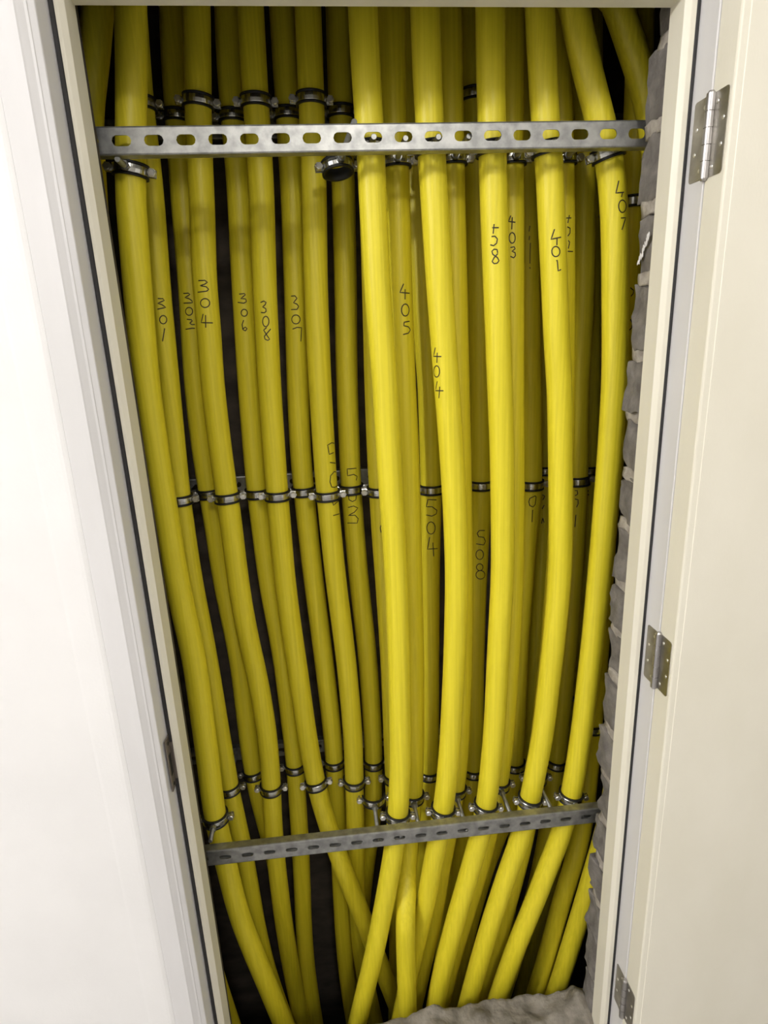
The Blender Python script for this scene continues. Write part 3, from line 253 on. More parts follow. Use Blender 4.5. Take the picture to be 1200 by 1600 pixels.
CLAMPS = {
 'F1u': ((-0.4164, 0.17, 1.8727),(0.1562, 0.0, 0.9877)),
 'F1l': ((-0.4294, 0.17, 0.5531),(-0.0313, 0.0, 0.9995)),
 'F2u': ((-0.0128, 0.17, 1.8988),(-0.0114, 0.0, 0.9999)),
 'F2l': ((-0.0124, 0.17, 0.5043),(0.0979, 0.0, 0.9952)),
 'F3u': ((0.0925, 0.17, 1.8973),(-0.0571, 0.0, 0.9984)),
 'F3l': ((0.0955, 0.1697, 0.5029),(0.1363, -0.0002, 0.9907)),
 'F4u': ((0.2006, 0.17, 1.8958),(-0.0426, -0.0, 0.9991)),
 'F4l': ((0.1991, 0.17, 0.5015),(0.1356, 0.0, 0.9908)),
 'F5u': ((0.3003, 0.17, 1.8944),(-0.1316, 0.0, 0.9913)),
 'F5l': ((0.3074, 0.17, 0.5062),(0.1517, 0.0, 0.9884)),
 'F6u': ((0.4102, 0.17, 1.8862),(-0.2742, 0.0, 0.9617)),
 'F6l': ((0.4089, 0.17, 0.5057),(0.135, 0.0, 0.9908)),
 'S2u': ((0.039, 0.245, 1.8967),(-0.022, 0.0, 0.9998)),
 'S2l': ((0.0329, 0.2449, 0.488),(0.0797, 0.0252, 0.9965)),
 'S3u': ((0.1436, 0.245, 1.8986),(-0.0244, 0.0, 0.9997)),
 'S3l': ((0.1401, 0.245, 0.4936),(0.1259, 0.0, 0.992)),
 'S4u': ((0.2562, 0.245, 1.8969),(-0.0352, 0.0, 0.9994)),
 'S4l': ((0.2513, 0.245, 0.4991),(0.1285, 0.0, 0.9917)),
 'S5u': ((0.3531, 0.245, 1.8954),(-0.0691, -0.0, 0.9976)),
 'S5l': ((0.3472, 0.245, 0.5067),(0.105, 0.0, 0.9945)),
 'R1t': ((-0.424, 0.335, 2.0214),(0.0338, 0.0, 0.9994)),
 'R1m': ((-0.4523, 0.335, 1.2621),(0.014, 0.0, 0.9999)),
 'R1l': ((-0.4284, 0.335, 0.4941),(-0.0474, 0.0, 0.9989)),
 'R2t': ((-0.3184, 0.335, 2.024),(0.1047, 0.0, 0.9945)),
 'R2m': ((-0.349, 0.335, 1.2602),(-0.0315, 0.0, 0.9995)),
 'R2l': ((-0.3228, 0.335, 0.481),(0.0474, 0.0, 0.9989)),
 'R3t': ((-0.2116, 0.335, 2.0232),(0.023, 0.0, 0.9997)),
 'R3m': ((-0.2386, 0.335, 1.2578),(0.0059, 0.0, 1.0)),
 'R3l': ((-0.2066, 0.3307, 0.4835),(-0.1242, 0.124, 0.9845)),
 'R4t': ((-0.1071, 0.335, 2.0259),(0.0335, 0.0, 0.9994)),
 'R4m': ((-0.1276, 0.335, 1.2506),(-0.0217, 0.0, 0.9998)),
 'R4l': ((-0.108, 0.337, 0.4727),(0.0305, -0.0611, 0.9977)),
 'R5m': ((-0.0085, 0.335, 1.2528),(-0.0097, 0.0, 1.0)),
 'R5l': ((-0.0027, 0.3346, 0.4752),(0.0113, 0.0201, 0.9997)),
 'R6m': ((0.1094, 0.335, 1.2502),(0.0171, 0.0, 0.9999)),
 'R6l': ((0.0899, 0.3349, 0.4772),(0.0538, 0.0103, 0.9985)),
 'R7t': ((0.2068, 0.335, 2.0307),(-0.0419, 0.0, 0.9991)),
 'R7m': ((0.226, 0.335, 1.2529),(0.0042, 0.0, 1.0)),
 'R7l': ((0.2095, 0.335, 0.4694),(0.0294, 0.0041, 0.9996)),
 'R8m': ((0.3451, 0.335, 1.2453),(0.0056, 0.0, 1.0)),
 'R8l': ((0.3205, 0.335, 0.4764),(0.0443, 0.0, 0.999)),
 'R9m': ((0.4555, 0.335, 1.2486),(-0.0328, 0.0, 0.9995)),
 'R9l': ((0.4376, 0.335, 0.4693),(0.0568, 0.0, 0.9984)),
 'Q1t': ((-0.3728, 0.41, 2.0226),(0.0571, 0.0, 0.9984)),
 'Q1m': ((-0.4014, 0.41, 1.2543),(-0.0443, 0.0, 0.999)),
 'Q1l': ((-0.3763, 0.4099, 0.4723),(-0.0595, 0.0111, 0.9982)),
 'Q2t': ((-0.2646, 0.41, 2.0216),(0.0119, -0.0, 0.9999)),
 'Q2m': ((-0.2911, 0.41, 1.2471),(-0.0077, 0.0, 1.0)),
 'Q2l': ((-0.265, 0.41, 0.4795),(0.0083, -0.0, 1.0)),
 'Q3t': ((-0.1551, 0.41, 2.0243),(0.0176, 0.0, 0.9998)),
 'Q3m': ((-0.1828, 0.41, 1.2453),(-0.0155, 0.0, 0.9999)),
 'Q3l': ((-0.1585, 0.41, 0.4805),(0.0103, 0.0, 0.9999)),
 'Q4t': ((-0.0487, 0.41, 2.0271),(0.0213, -0.0, 0.9998)),
 'Q4m': ((-0.0703, 0.41, 1.2433),(-0.0086, 0.0, 1.0)),
 'Q4l': ((-0.0515, 0.41, 0.4678),(0.0332, 0.0, 0.9994)),
 'Q8m': ((0.4044, 0.41, 1.2611),(-0.0294, 0.0, 0.9996)),
 'Q9m': ((0.5169, 0.41, 1.2543),(-0.033, 0.0, 0.9995)),
 'T1h': ((0.5, 0.245, 1.8194),(-0.0151, 0.0, 0.9999)),
 'T1b': ((0.4876, 0.245, 0.6416),(0.011, 0.0, 0.9999)),
 'E0u': ((-0.0685, 0.245, 1.8893),(0, 0, 1)),
 'E0l': ((-0.0634, 0.245, 0.4949),(0, 0, 1)),
}
INK = {
 'R1': [[[-0.4341,0.3108,1.6791,0.15,-0.99,-0.01],[-0.4298,0.3119,1.6788,0.33,-0.94,-0.01],[-0.4256,0.3137,1.6787,0.5,-0.87,-0.02],[-0.4239,0.3149,1.6753,0.57,-0.82,-0.02],[-0.4278,0.3128,1.6735,0.42,-0.91,-0.02],[-0.4318,0.3113,1.6718,0.26,-0.97,-0.01],[-0.436,0.3106,1.6701,0.09,-1.0,-0.0],[-0.4323,0.3112,1.6688,0.24,-0.97,-0.01],[-0.4287,0.3124,1.6675,0.39,-0.92,-0.02],[-0.4257,0.314,1.6649,0.52,-0.86,-0.02],[-0.4229,0.3161,1.6623,0.64,-0.77,-0.03],[-0.4263,0.3138,1.6615,0.5,-0.87,-0.02],[-0.4299,0.3121,1.6607,0.35,-0.93,-0.01],[-0.4336,0.311,1.66,0.2,-0.98,-0.01],[-0.4375,0.3105,1.6593,0.05,-1.0,-0.0]],[[-0.4291,0.3126,1.6469,0.41,-0.91,-0.02],[-0.4266,0.314,1.6461,0.51,-0.86,-0.02],[-0.4248,0.3152,1.6439,0.59,-0.81,-0.02],[-0.4241,0.3159,1.6407,0.62,-0.78,-0.02],[-0.4245,0.3156,1.6371,0.61,-0.79,-0.02],[-0.426,0.3146,1.634,0.55,-0.83,-0.02],[-0.4284,0.3133,1.6318,0.46,-0.89,-0.02],[-0.4312,0.312,1.6311,0.35,-0.94,-0.01],[-0.4338,0.3112,1.632,0.24,-0.97,-0.01],[-0.4358,0.3108,1.6343,0.15,-0.99,-0.01],[-0.4367,0.3107,1.6375,0.12,-0.99,-0.0],[-0.4362,0.3107,1.641,0.13,-0.99,-0.0],[-0.4345,0.311,1.6441,0.19,-0.98,-0.01],[-0.432,0.3116,1.6462,0.29,-0.96,-0.01],[-0.4291,0.3126,1.6469,0.41,-0.91,-0.02]],[[-0.4299,0.3127,1.6219,0.42,-0.91,-0.02],[-0.4312,0.3122,1.6171,0.37,-0.93,-0.01],[-0.4326,0.3118,1.6123,0.32,-0.95,-0.01],[-0.4339,0.3114,1.6075,0.27,-0.96,-0.01],[-0.4353,0.3111,1.6028,0.22,-0.98,-0.01],[-0.4367,0.3109,1.598,0.17,-0.99,-0.01]]],
 'Q1': [[[-0.399,0.3872,1.6923,-0.36,-0.93,0.02],[-0.3941,0.3858,1.6923,-0.17,-0.99,0.01],[-0.3894,0.3855,1.6925,0.02,-1.0,-0.0],[-0.3859,0.3859,1.6898,0.17,-0.98,-0.01],[-0.3896,0.3855,1.6878,0.03,-1.0,-0.0],[-0.3934,0.3857,1.6859,-0.12,-0.99,0.01],[-0.3973,0.3864,1.6839,-0.27,-0.96,0.02],[-0.3933,0.3856,1.6828,-0.11,-0.99,0.01],[-0.3895,0.3855,1.6817,0.05,-1.0,-0.0],[-0.3865,0.3859,1.6794,0.17,-0.98,-0.01],[-0.3837,0.3866,1.6771,0.3,-0.95,-0.02],[-0.3835,0.3867,1.6733,0.31,-0.95,-0.02],[-0.3876,0.3858,1.6731,0.15,-0.99,-0.01],[-0.3919,0.3855,1.673,-0.03,-1.0,0.0],[-0.3963,0.386,1.673,-0.21,-0.98,0.01],[-0.4009,0.3875,1.673,-0.39,-0.92,0.03]],[[-0.391,0.3855,1.6641,0.03,-1.0,-0.0],[-0.388,0.3858,1.6632,0.15,-0.99,-0.01],[-0.3859,0.3863,1.661,0.25,-0.97,-0.02],[-0.385,0.3866,1.6578,0.3,-0.96,-0.02],[-0.3854,0.3865,1.6542,0.29,-0.96,-0.02],[-0.3871,0.3861,1.6511,0.23,-0.97,-0.02],[-0.3898,0.3857,1.6489,0.12,-0.99,-0.01],[-0.3931,0.3855,1.6482,-0.01,-1.0,0.0],[-0.3961,0.3857,1.6492,-0.14,-0.99,0.01],[-0.3985,0.3862,1.6515,-0.24,-0.97,0.02],[-0.3995,0.3865,1.6547,-0.29,-0.96,0.02],[-0.3991,0.3865,1.6583,-0.28,-0.96,0.02],[-0.3972,0.3861,1.6614,-0.21,-0.98,0.01],[-0.3943,0.3856,1.6635,-0.1,-1.0,0.01],[-0.391,0.3855,1.6641,0.03,-1.0,-0.0]],[[-0.3981,0.386,1.6403,-0.19,-0.98,0.01],[-0.3938,0.3855,1.6398,-0.01,-1.0,0.0],[-0.3896,0.3858,1.6393,0.16,-0.99,-0.01],[-0.388,0.3862,1.6367,0.23,-0.97,-0.02],[-0.3908,0.3857,1.6345,0.12,-0.99,-0.01],[-0.3937,0.3855,1.6323,0.01,-1.0,-0.0],[-0.3916,0.3856,1.6308,0.1,-0.99,-0.01],[-0.3895,0.3859,1.6293,0.19,-0.98,-0.01],[-0.387,0.3866,1.6294,0.29,-0.96,-0.02],[-0.3845,0.3875,1.6294,0.39,-0.92,-0.03]],[[-0.4036,0.3871,1.6204,-0.35,-0.93,0.03],[-0.399,0.3859,1.6209,-0.17,-0.99,0.01],[-0.3947,0.3855,1.6215,0.0,-1.0,-0.0],[-0.3904,0.3859,1.6221,0.17,-0.98,-0.01],[-0.3879,0.3865,1.6218,0.28,-0.96,-0.02],[-0.3854,0.3873,1.6216,0.38,-0.92,-0.03]]],
 'R2': [[[-0.3517,0.3118,1.7098,-0.32,-0.95,0.02],[-0.3475,0.3108,1.7098,-0.15,-0.99,0.01],[-0.3436,0.3105,1.7098,0.01,-1.0,-0.0],[-0.3397,0.3109,1.71,0.17,-0.99,-0.01],[-0.3375,0.3114,1.7081,0.26,-0.96,-0.01],[-0.3354,0.3121,1.7063,0.35,-0.93,-0.02],[-0.3379,0.3113,1.7046,0.25,-0.97,-0.01],[-0.3405,0.3108,1.7028,0.15,-0.99,-0.01],[-0.3453,0.3105,1.7015,-0.04,-1.0,0.0],[-0.3503,0.3112,1.7002,-0.24,-0.97,0.01],[-0.3463,0.3106,1.6994,-0.08,-1.0,0.0],[-0.3424,0.3106,1.6987,0.08,-1.0,-0.0],[-0.3387,0.3112,1.698,0.23,-0.97,-0.01],[-0.3366,0.3118,1.6956,0.32,-0.95,-0.01],[-0.3345,0.3127,1.6932,0.41,-0.91,-0.02],[-0.3365,0.3119,1.6914,0.34,-0.94,-0.01],[-0.3385,0.3113,1.6897,0.26,-0.97,-0.01],[-0.3426,0.3106,1.6893,0.09,-1.0,-0.0],[-0.3468,0.3106,1.689,-0.08,-1.0,0.0],[-0.3512,0.3114,1.6887,-0.26,-0.97,0.01],[-0.3558,0.3131,1.6885,-0.45,-0.89,0.02]],[[-0.3431,0.3106,1.6759,0.09,-1.0,-0.0],[-0.3394,0.3112,1.675,0.24,-0.97,-0.01],[-0.3367,0.3121,1.6726,0.35,-0.94,-0.01],[-0.3354,0.3126,1.6692,0.41,-0.91,-0.01],[-0.3359,0.3125,1.6654,0.4,-0.92,-0.01],[-0.3379,0.3118,1.662,0.32,-0.95,-0.01],[-0.3412,0.3109,1.6598,0.19,-0.98,-0.01],[-0.3451,0.3105,1.659,0.03,-1.0,-0.0],[-0.3489,0.3107,1.66,-0.13,-0.99,0.0],[-0.3519,0.3113,1.6625,-0.25,-0.97,0.01],[-0.3533,0.3118,1.666,-0.32,-0.95,0.01],[-0.3528,0.3116,1.6697,-0.3,-0.95,0.01],[-0.3506,0.3111,1.673,-0.21,-0.98,0.01],[-0.3471,0.3106,1.6752,-0.07,-1.0,0.0],[-0.3431,0.3106,1.6759,0.09,-1.0,-0.0]],[[-0.3505,0.3109,1.6465,-0.17,-0.98,0.01],[-0.3519,0.3112,1.6425,-0.23,-0.97,0.01],[-0.3534,0.3115,1.6386,-0.29,-0.96,0.01],[-0.3549,0.312,1.6347,-0.34,-0.94,0.01],[-0.3565,0.3126,1.6308,-0.4,-0.92,0.01],[-0.3518,0.311,1.6304,-0.21,-0.98,0.01],[-0.3473,0.3105,1.6301,-0.03,-1.0,0.0],[-0.343,0.3108,1.6298,0.15,-0.99,-0.0],[-0.3387,0.3118,1.6296,0.32,-0.95,-0.01],[-0.3346,0.3137,1.6293,0.49,-0.87,-0.01]],[[-0.346,0.3105,1.6438,0.01,-1.0,-0.0],[-0.3465,0.3105,1.6393,-0.0,-1.0,0.0],[-0.347,0.3105,1.6348,-0.02,-1.0,0.0],[-0.3474,0.3105,1.6303,-0.03,-1.0,0.0],[-0.3479,0.3105,1.6257,-0.05,-1.0,0.0],[-0.3484,0.3105,1.6212,-0.06,-1.0,0.0]]],
 'Q2': [[[-0.2841,0.3862,1.6871,-0.24,-0.97,0.01],[-0.2789,0.3855,1.6874,-0.03,-1.0,0.0],[-0.2738,0.3859,1.6878,0.17,-0.98,-0.01],[-0.272,0.3863,1.6853,0.25,-0.97,-0.01],[-0.2753,0.3857,1.6828,0.12,-0.99,-0.01],[-0.2787,0.3855,1.6804,-0.01,-1.0,0.0],[-0.2821,0.3858,1.678,-0.14,-0.99,0.01],[-0.2771,0.3855,1.6774,0.06,-1.0,-0.0],[-0.2721,0.3864,1.677,0.26,-0.96,-0.01],[-0.2717,0.3865,1.6742,0.29,-0.96,-0.01],[-0.2713,0.3867,1.6714,0.31,-0.95,-0.01],[-0.2742,0.386,1.6699,0.19,-0.98,-0.01],[-0.2773,0.3856,1.6685,0.07,-1.0,-0.0],[-0.2811,0.3856,1.6692,-0.08,-1.0,0.0],[-0.2849,0.3862,1.6699,-0.24,-0.97,0.01],[-0.2889,0.3876,1.6707,-0.41,-0.91,0.02]],[[-0.2771,0.3856,1.6562,0.1,-0.99,-0.0],[-0.2744,0.3861,1.6554,0.21,-0.98,-0.01],[-0.2723,0.3866,1.6534,0.3,-0.95,-0.01],[-0.2714,0.387,1.6505,0.34,-0.94,-0.02],[-0.2717,0.3869,1.6474,0.34,-0.94,-0.02],[-0.2732,0.3865,1.6446,0.28,-0.96,-0.01],[-0.2756,0.3859,1.6427,0.19,-0.98,-0.01],[-0.2785,0.3856,1.6421,0.07,-1.0,-0.0],[-0.2813,0.3855,1.6429,-0.04,-1.0,0.0],[-0.2834,0.3857,1.645,-0.13,-0.99,0.01],[-0.2844,0.3859,1.6478,-0.18,-0.98,0.01],[-0.284,0.3859,1.651,-0.17,-0.99,0.01],[-0.2825,0.3857,1.6537,-0.11,-0.99,0.01],[-0.28,0.3855,1.6556,-0.01,-1.0,0.0],[-0.2771,0.3856,1.6562,0.1,-0.99,-0.0]],[[-0.2808,0.3855,1.6337,-0.01,-1.0,0.0],[-0.2827,0.3856,1.6296,-0.08,-1.0,0.0],[-0.2847,0.3858,1.6254,-0.15,-0.99,0.01],[-0.2844,0.3857,1.6204,-0.13,-0.99,0.01],[-0.2842,0.3857,1.6154,-0.11,-0.99,0.0],[-0.2818,0.3855,1.6139,-0.01,-1.0,0.0],[-0.2794,0.3856,1.6123,0.09,-1.0,-0.0],[-0.2773,0.3858,1.6144,0.17,-0.99,-0.01],[-0.2753,0.3862,1.6165,0.24,-0.97,-0.01],[-0.2786,0.3856,1.6202,0.11,-0.99,-0.0],[-0.2809,0.3855,1.6185,0.01,-1.0,-0.0],[-0.2833,0.3856,1.6168,-0.08,-1.0,0.0]]],
 'R3': [[[-0.2343,0.3115,1.6649,-0.28,-0.96,0.01],[-0.2313,0.3108,1.6661,-0.17,-0.99,0.01],[-0.2284,0.3105,1.6673,-0.05,-1.0,0.0],[-0.2261,0.3105,1.6659,0.05,-1.0,-0.0],[-0.2239,0.3107,1.6645,0.14,-0.99,-0.01],[-0.2251,0.3106,1.6623,0.09,-1.0,-0.0],[-0.2264,0.3105,1.66,0.05,-1.0,-0.0],[-0.229,0.3105,1.6581,-0.05,-1.0,0.0],[-0.2316,0.3108,1.6562,-0.16,-0.99,0.01],[-0.2286,0.3105,1.6544,-0.03,-1.0,0.0],[-0.2257,0.3106,1.6527,0.09,-1.0,-0.0],[-0.2256,0.3106,1.65,0.1,-1.0,-0.0],[-0.2255,0.3106,1.6473,0.11,-0.99,-0.0],[-0.2292,0.3105,1.6448,-0.04,-1.0,0.0],[-0.2323,0.3108,1.6452,-0.17,-0.99,0.01],[-0.2354,0.3116,1.6457,-0.3,-0.96,0.01]],[[-0.227,0.3105,1.638,0.06,-1.0,-0.0],[-0.2244,0.3108,1.6369,0.17,-0.99,-0.01],[-0.2225,0.3113,1.6341,0.25,-0.97,-0.01],[-0.2217,0.3115,1.63,0.29,-0.96,-0.01],[-0.2221,0.3115,1.6255,0.28,-0.96,-0.01],[-0.2237,0.3111,1.6215,0.22,-0.97,-0.01],[-0.2261,0.3107,1.6188,0.13,-0.99,-0.01],[-0.2289,0.3105,1.6179,0.02,-1.0,-0.0],[-0.2315,0.3106,1.619,-0.09,-1.0,0.0],[-0.2335,0.3109,1.6219,-0.18,-0.98,0.01],[-0.2343,0.3111,1.626,-0.22,-0.98,0.01],[-0.2339,0.311,1.6305,-0.21,-0.98,0.01],[-0.2323,0.3108,1.6344,-0.15,-0.99,0.01],[-0.2298,0.3105,1.6371,-0.05,-1.0,0.0],[-0.227,0.3105,1.638,0.06,-1.0,-0.0]],[[-0.22,0.3124,1.6128,0.39,-0.92,-0.02],[-0.2233,0.3113,1.6094,0.26,-0.97,-0.01],[-0.2267,0.3107,1.606,0.13,-0.99,-0.01],[-0.23,0.3105,1.6025,-0.0,-1.0,0.0],[-0.2335,0.3107,1.5991,-0.14,-0.99,0.01],[-0.233,0.3107,1.5963,-0.11,-0.99,0.0],[-0.2326,0.3106,1.5936,-0.09,-1.0,0.0],[-0.2299,0.3105,1.5923,0.02,-1.0,-0.0],[-0.2272,0.3107,1.5909,0.13,-0.99,-0.01],[-0.2235,0.3115,1.5932,0.28,-0.96,-0.01],[-0.2256,0.3109,1.5967,0.19,-0.98,-0.01],[-0.2277,0.3106,1.6002,0.09,-1.0,-0.0],[-0.2297,0.3105,1.6039,0.01,-1.0,-0.0],[-0.2317,0.3106,1.6076,-0.08,-1.0,0.0],[-0.2337,0.3109,1.6113,-0.17,-0.99,0.01],[-0.2307,0.3105,1.6136,-0.05,-1.0,0.0],[-0.2277,0.3106,1.6158,0.07,-1.0,-0.0]]],
 'Q3': [[[-0.1755,0.3868,1.6793,-0.32,-0.95,0.02],[-0.1718,0.3858,1.6795,-0.17,-0.99,0.01],[-0.1681,0.3855,1.6797,-0.02,-1.0,0.0],[-0.1661,0.3856,1.6771,0.07,-1.0,-0.0],[-0.1641,0.3858,1.6746,0.16,-0.99,-0.01],[-0.1668,0.3855,1.6717,0.05,-1.0,-0.0],[-0.1695,0.3855,1.6687,-0.05,-1.0,0.0],[-0.1722,0.3858,1.6658,-0.15,-0.99,0.01],[-0.1686,0.3855,1.6643,-0.0,-1.0,0.0],[-0.165,0.3858,1.6627,0.15,-0.99,-0.01],[-0.1634,0.3861,1.6602,0.22,-0.98,-0.01],[-0.1618,0.3865,1.6577,0.29,-0.96,-0.02],[-0.1638,0.3861,1.6549,0.21,-0.98,-0.01],[-0.1659,0.3857,1.6522,0.13,-0.99,-0.01],[-0.1698,0.3855,1.6521,-0.03,-1.0,0.0],[-0.1738,0.3859,1.652,-0.19,-0.98,0.01],[-0.1778,0.3871,1.652,-0.35,-0.94,0.02]],[[-0.169,0.3855,1.6409,0.03,-1.0,-0.0],[-0.1652,0.3859,1.6399,0.19,-0.98,-0.01],[-0.1624,0.3867,1.6373,0.31,-0.95,-0.02],[-0.1609,0.3873,1.6335,0.38,-0.93,-0.02],[-0.1613,0.3873,1.6294,0.37,-0.93,-0.02],[-0.1633,0.3866,1.6257,0.3,-0.95,-0.02],[-0.1665,0.3859,1.6232,0.17,-0.98,-0.01],[-0.1705,0.3855,1.6225,0.01,-1.0,-0.0],[-0.1743,0.3858,1.6235,-0.14,-0.99,0.01],[-0.1772,0.3864,1.6262,-0.27,-0.96,0.01],[-0.1786,0.3869,1.63,-0.33,-0.94,0.02],[-0.1783,0.3869,1.6341,-0.33,-0.94,0.02],[-0.1762,0.3863,1.6378,-0.25,-0.97,0.01],[-0.1729,0.3857,1.6402,-0.13,-0.99,0.01],[-0.169,0.3855,1.6409,0.03,-1.0,-0.0]],[[-0.178,0.3864,1.612,-0.27,-0.96,0.01],[-0.1734,0.3856,1.6136,-0.09,-1.0,0.0],[-0.1688,0.3856,1.6152,0.1,-1.0,-0.01],[-0.164,0.3866,1.6147,0.29,-0.96,-0.02],[-0.1593,0.3886,1.6142,0.49,-0.87,-0.03],[-0.1599,0.3884,1.6095,0.47,-0.88,-0.03],[-0.1605,0.3883,1.6048,0.46,-0.89,-0.03],[-0.1611,0.3881,1.6002,0.45,-0.89,-0.02],[-0.1617,0.3879,1.5955,0.43,-0.9,-0.02],[-0.1623,0.3877,1.5908,0.42,-0.91,-0.02],[-0.1629,0.3876,1.5861,0.4,-0.91,-0.02]]],
 'S2': [[[0.0442,0.2209,1.6838,0.18,-0.98,0.0],[0.0423,0.2206,1.6801,0.1,-0.99,0.0],[0.0405,0.2205,1.6764,0.03,-1.0,0.0],[0.0387,0.2205,1.6727,-0.05,-1.0,-0.0],[0.0369,0.2207,1.669,-0.12,-0.99,-0.0],[0.0413,0.2205,1.6685,0.06,-1.0,0.0],[0.0458,0.2212,1.668,0.24,-0.97,0.0],[0.0505,0.2229,1.6676,0.43,-0.9,0.0],[0.0554,0.226,1.6672,0.63,-0.78,0.01]],[[0.0469,0.2215,1.674,0.28,-0.96,0.0],[0.0467,0.2215,1.6697,0.28,-0.96,0.0],[0.0466,0.2214,1.6653,0.27,-0.96,0.0],[0.0465,0.2214,1.661,0.26,-0.97,0.0],[0.0463,0.2213,1.6566,0.25,-0.97,0.0]],[[0.0466,0.2213,1.6477,0.26,-0.97,0.0],[0.0499,0.2225,1.6466,0.39,-0.92,0.0],[0.0525,0.2238,1.6435,0.5,-0.87,0.01],[0.0539,0.2246,1.639,0.56,-0.83,0.01],[0.0538,0.2246,1.6366,0.55,-0.83,0.01],[0.0537,0.2245,1.6341,0.55,-0.84,0.01],[0.0521,0.2235,1.6296,0.48,-0.88,0.01],[0.0492,0.2221,1.6266,0.36,-0.93,0.0],[0.0459,0.2211,1.6256,0.22,-0.98,0.0],[0.0426,0.2206,1.6268,0.09,-1.0,0.0],[0.0402,0.2205,1.63,-0.01,-1.0,-0.0],[0.0389,0.2205,1.6345,-0.06,-1.0,-0.0],[0.039,0.2205,1.6369,-0.05,-1.0,-0.0],[0.039,0.2205,1.6394,-0.05,-1.0,-0.0],[0.0406,0.2205,1.6438,0.02,-1.0,0.0],[0.0433,0.2207,1.6467,0.13,-0.99,0.0],[0.0466,0.2213,1.6477,0.26,-0.97,0.0]],[[0.0537,0.2243,1.6159,0.54,-0.84,0.01],[0.0502,0.2225,1.6154,0.39,-0.92,0.01],[0.0467,0.2213,1.6149,0.25,-0.97,0.0],[0.0433,0.2207,1.6144,0.11,-0.99,0.0],[0.0428,0.2206,1.6113,0.09,-1.0,0.0],[0.0423,0.2206,1.6082,0.07,-1.0,0.0],[0.0469,0.2213,1.6069,0.25,-0.97,0.0],[0.0516,0.2231,1.6055,0.44,-0.9,0.01],[0.0535,0.2241,1.6028,0.52,-0.85,0.01],[0.0554,0.2253,1.5999,0.6,-0.8,0.01],[0.0533,0.2239,1.5969,0.51,-0.86,0.01],[0.0512,0.2228,1.5938,0.42,-0.91,0.01],[0.0477,0.2215,1.5932,0.28,-0.96,0.0],[0.0443,0.2207,1.5925,0.14,-0.99,0.0],[0.041,0.2205,1.5918,0.0,-1.0,0.0]]],
 'F3': [[[0.0918,0.1548,1.5657,-0.78,-0.62,-0.05],[0.0911,0.156,1.5619,-0.82,-0.57,-0.05],[0.0904,0.1575,1.5581,-0.86,-0.51,-0.06],[0.0898,0.1591,1.5543,-0.89,-0.45,-0.06],[0.0892,0.161,1.5504,-0.93,-0.37,-0.06],[0.0928,0.1547,1.5503,-0.78,-0.62,-0.05],[0.0968,0.1507,1.5501,-0.62,-0.79,-0.04],[0.1011,0.1481,1.5499,-0.45,-0.89,-0.03]],[[0.0948,0.1521,1.5565,-0.68,-0.73,-0.04],[0.0946,0.1526,1.5522,-0.7,-0.71,-0.05],[0.0944,0.153,1.5478,-0.72,-0.69,-0.05],[0.0943,0.1535,1.5434,-0.74,-0.67,-0.05],[0.0941,0.1541,1.539,-0.76,-0.65,-0.05]],[[0.0938,0.1548,1.5333,-0.78,-0.62,-0.05],[0.0958,0.1526,1.5323,-0.7,-0.71,-0.05],[0.0975,0.1513,1.5294,-0.65,-0.76,-0.04],[0.0984,0.1508,1.5252,-0.62,-0.78,-0.04],[0.0984,0.151,1.5205,-0.63,-0.77,-0.04],[0.0974,0.1521,1.5163,-0.68,-0.73,-0.04],[0.0958,0.154,1.5133,-0.76,-0.65,-0.05],[0.0939,0.1567,1.5122,-0.84,-0.54,-0.05],[0.092,0.16,1.5131,-0.91,-0.41,-0.06],[0.0907,0.1631,1.5159,-0.96,-0.28,-0.06],[0.09,0.1648,1.5201,-0.98,-0.21,-0.06],[0.0899,0.1639,1.5249,-0.97,-0.25,-0.06],[0.0905,0.161,1.5292,-0.93,-0.37,-0.06],[0.0919,0.1577,1.5322,-0.86,-0.5,-0.06],[0.0938,0.1548,1.5333,-0.78,-0.62,-0.05]],[[0.0948,0.1561,1.5041,-0.82,-0.57,-0.05],[0.0941,0.1576,1.4997,-0.86,-0.51,-0.06],[0.0935,0.1593,1.4953,-0.9,-0.44,-0.06],[0.0929,0.1612,1.4909,-0.93,-0.36,-0.06],[0.0925,0.1636,1.4864,-0.96,-0.26,-0.06],[0.096,0.156,1.4869,-0.82,-0.57,-0.05],[0.1,0.1515,1.487,-0.65,-0.75,-0.04],[0.1043,0.1485,1.4871,-0.48,-0.88,-0.03]],[[0.0987,0.1523,1.4941,-0.69,-0.72,-0.05],[0.0984,0.1528,1.49,-0.71,-0.7,-0.05],[0.0982,0.1534,1.4859,-0.73,-0.68,-0.05],[0.0979,0.154,1.4817,-0.76,-0.65,-0.05],[0.0976,0.1546,1.4776,-0.78,-0.63,-0.05],[0.0974,0.1553,1.4734,-0.8,-0.6,-0.05]]],
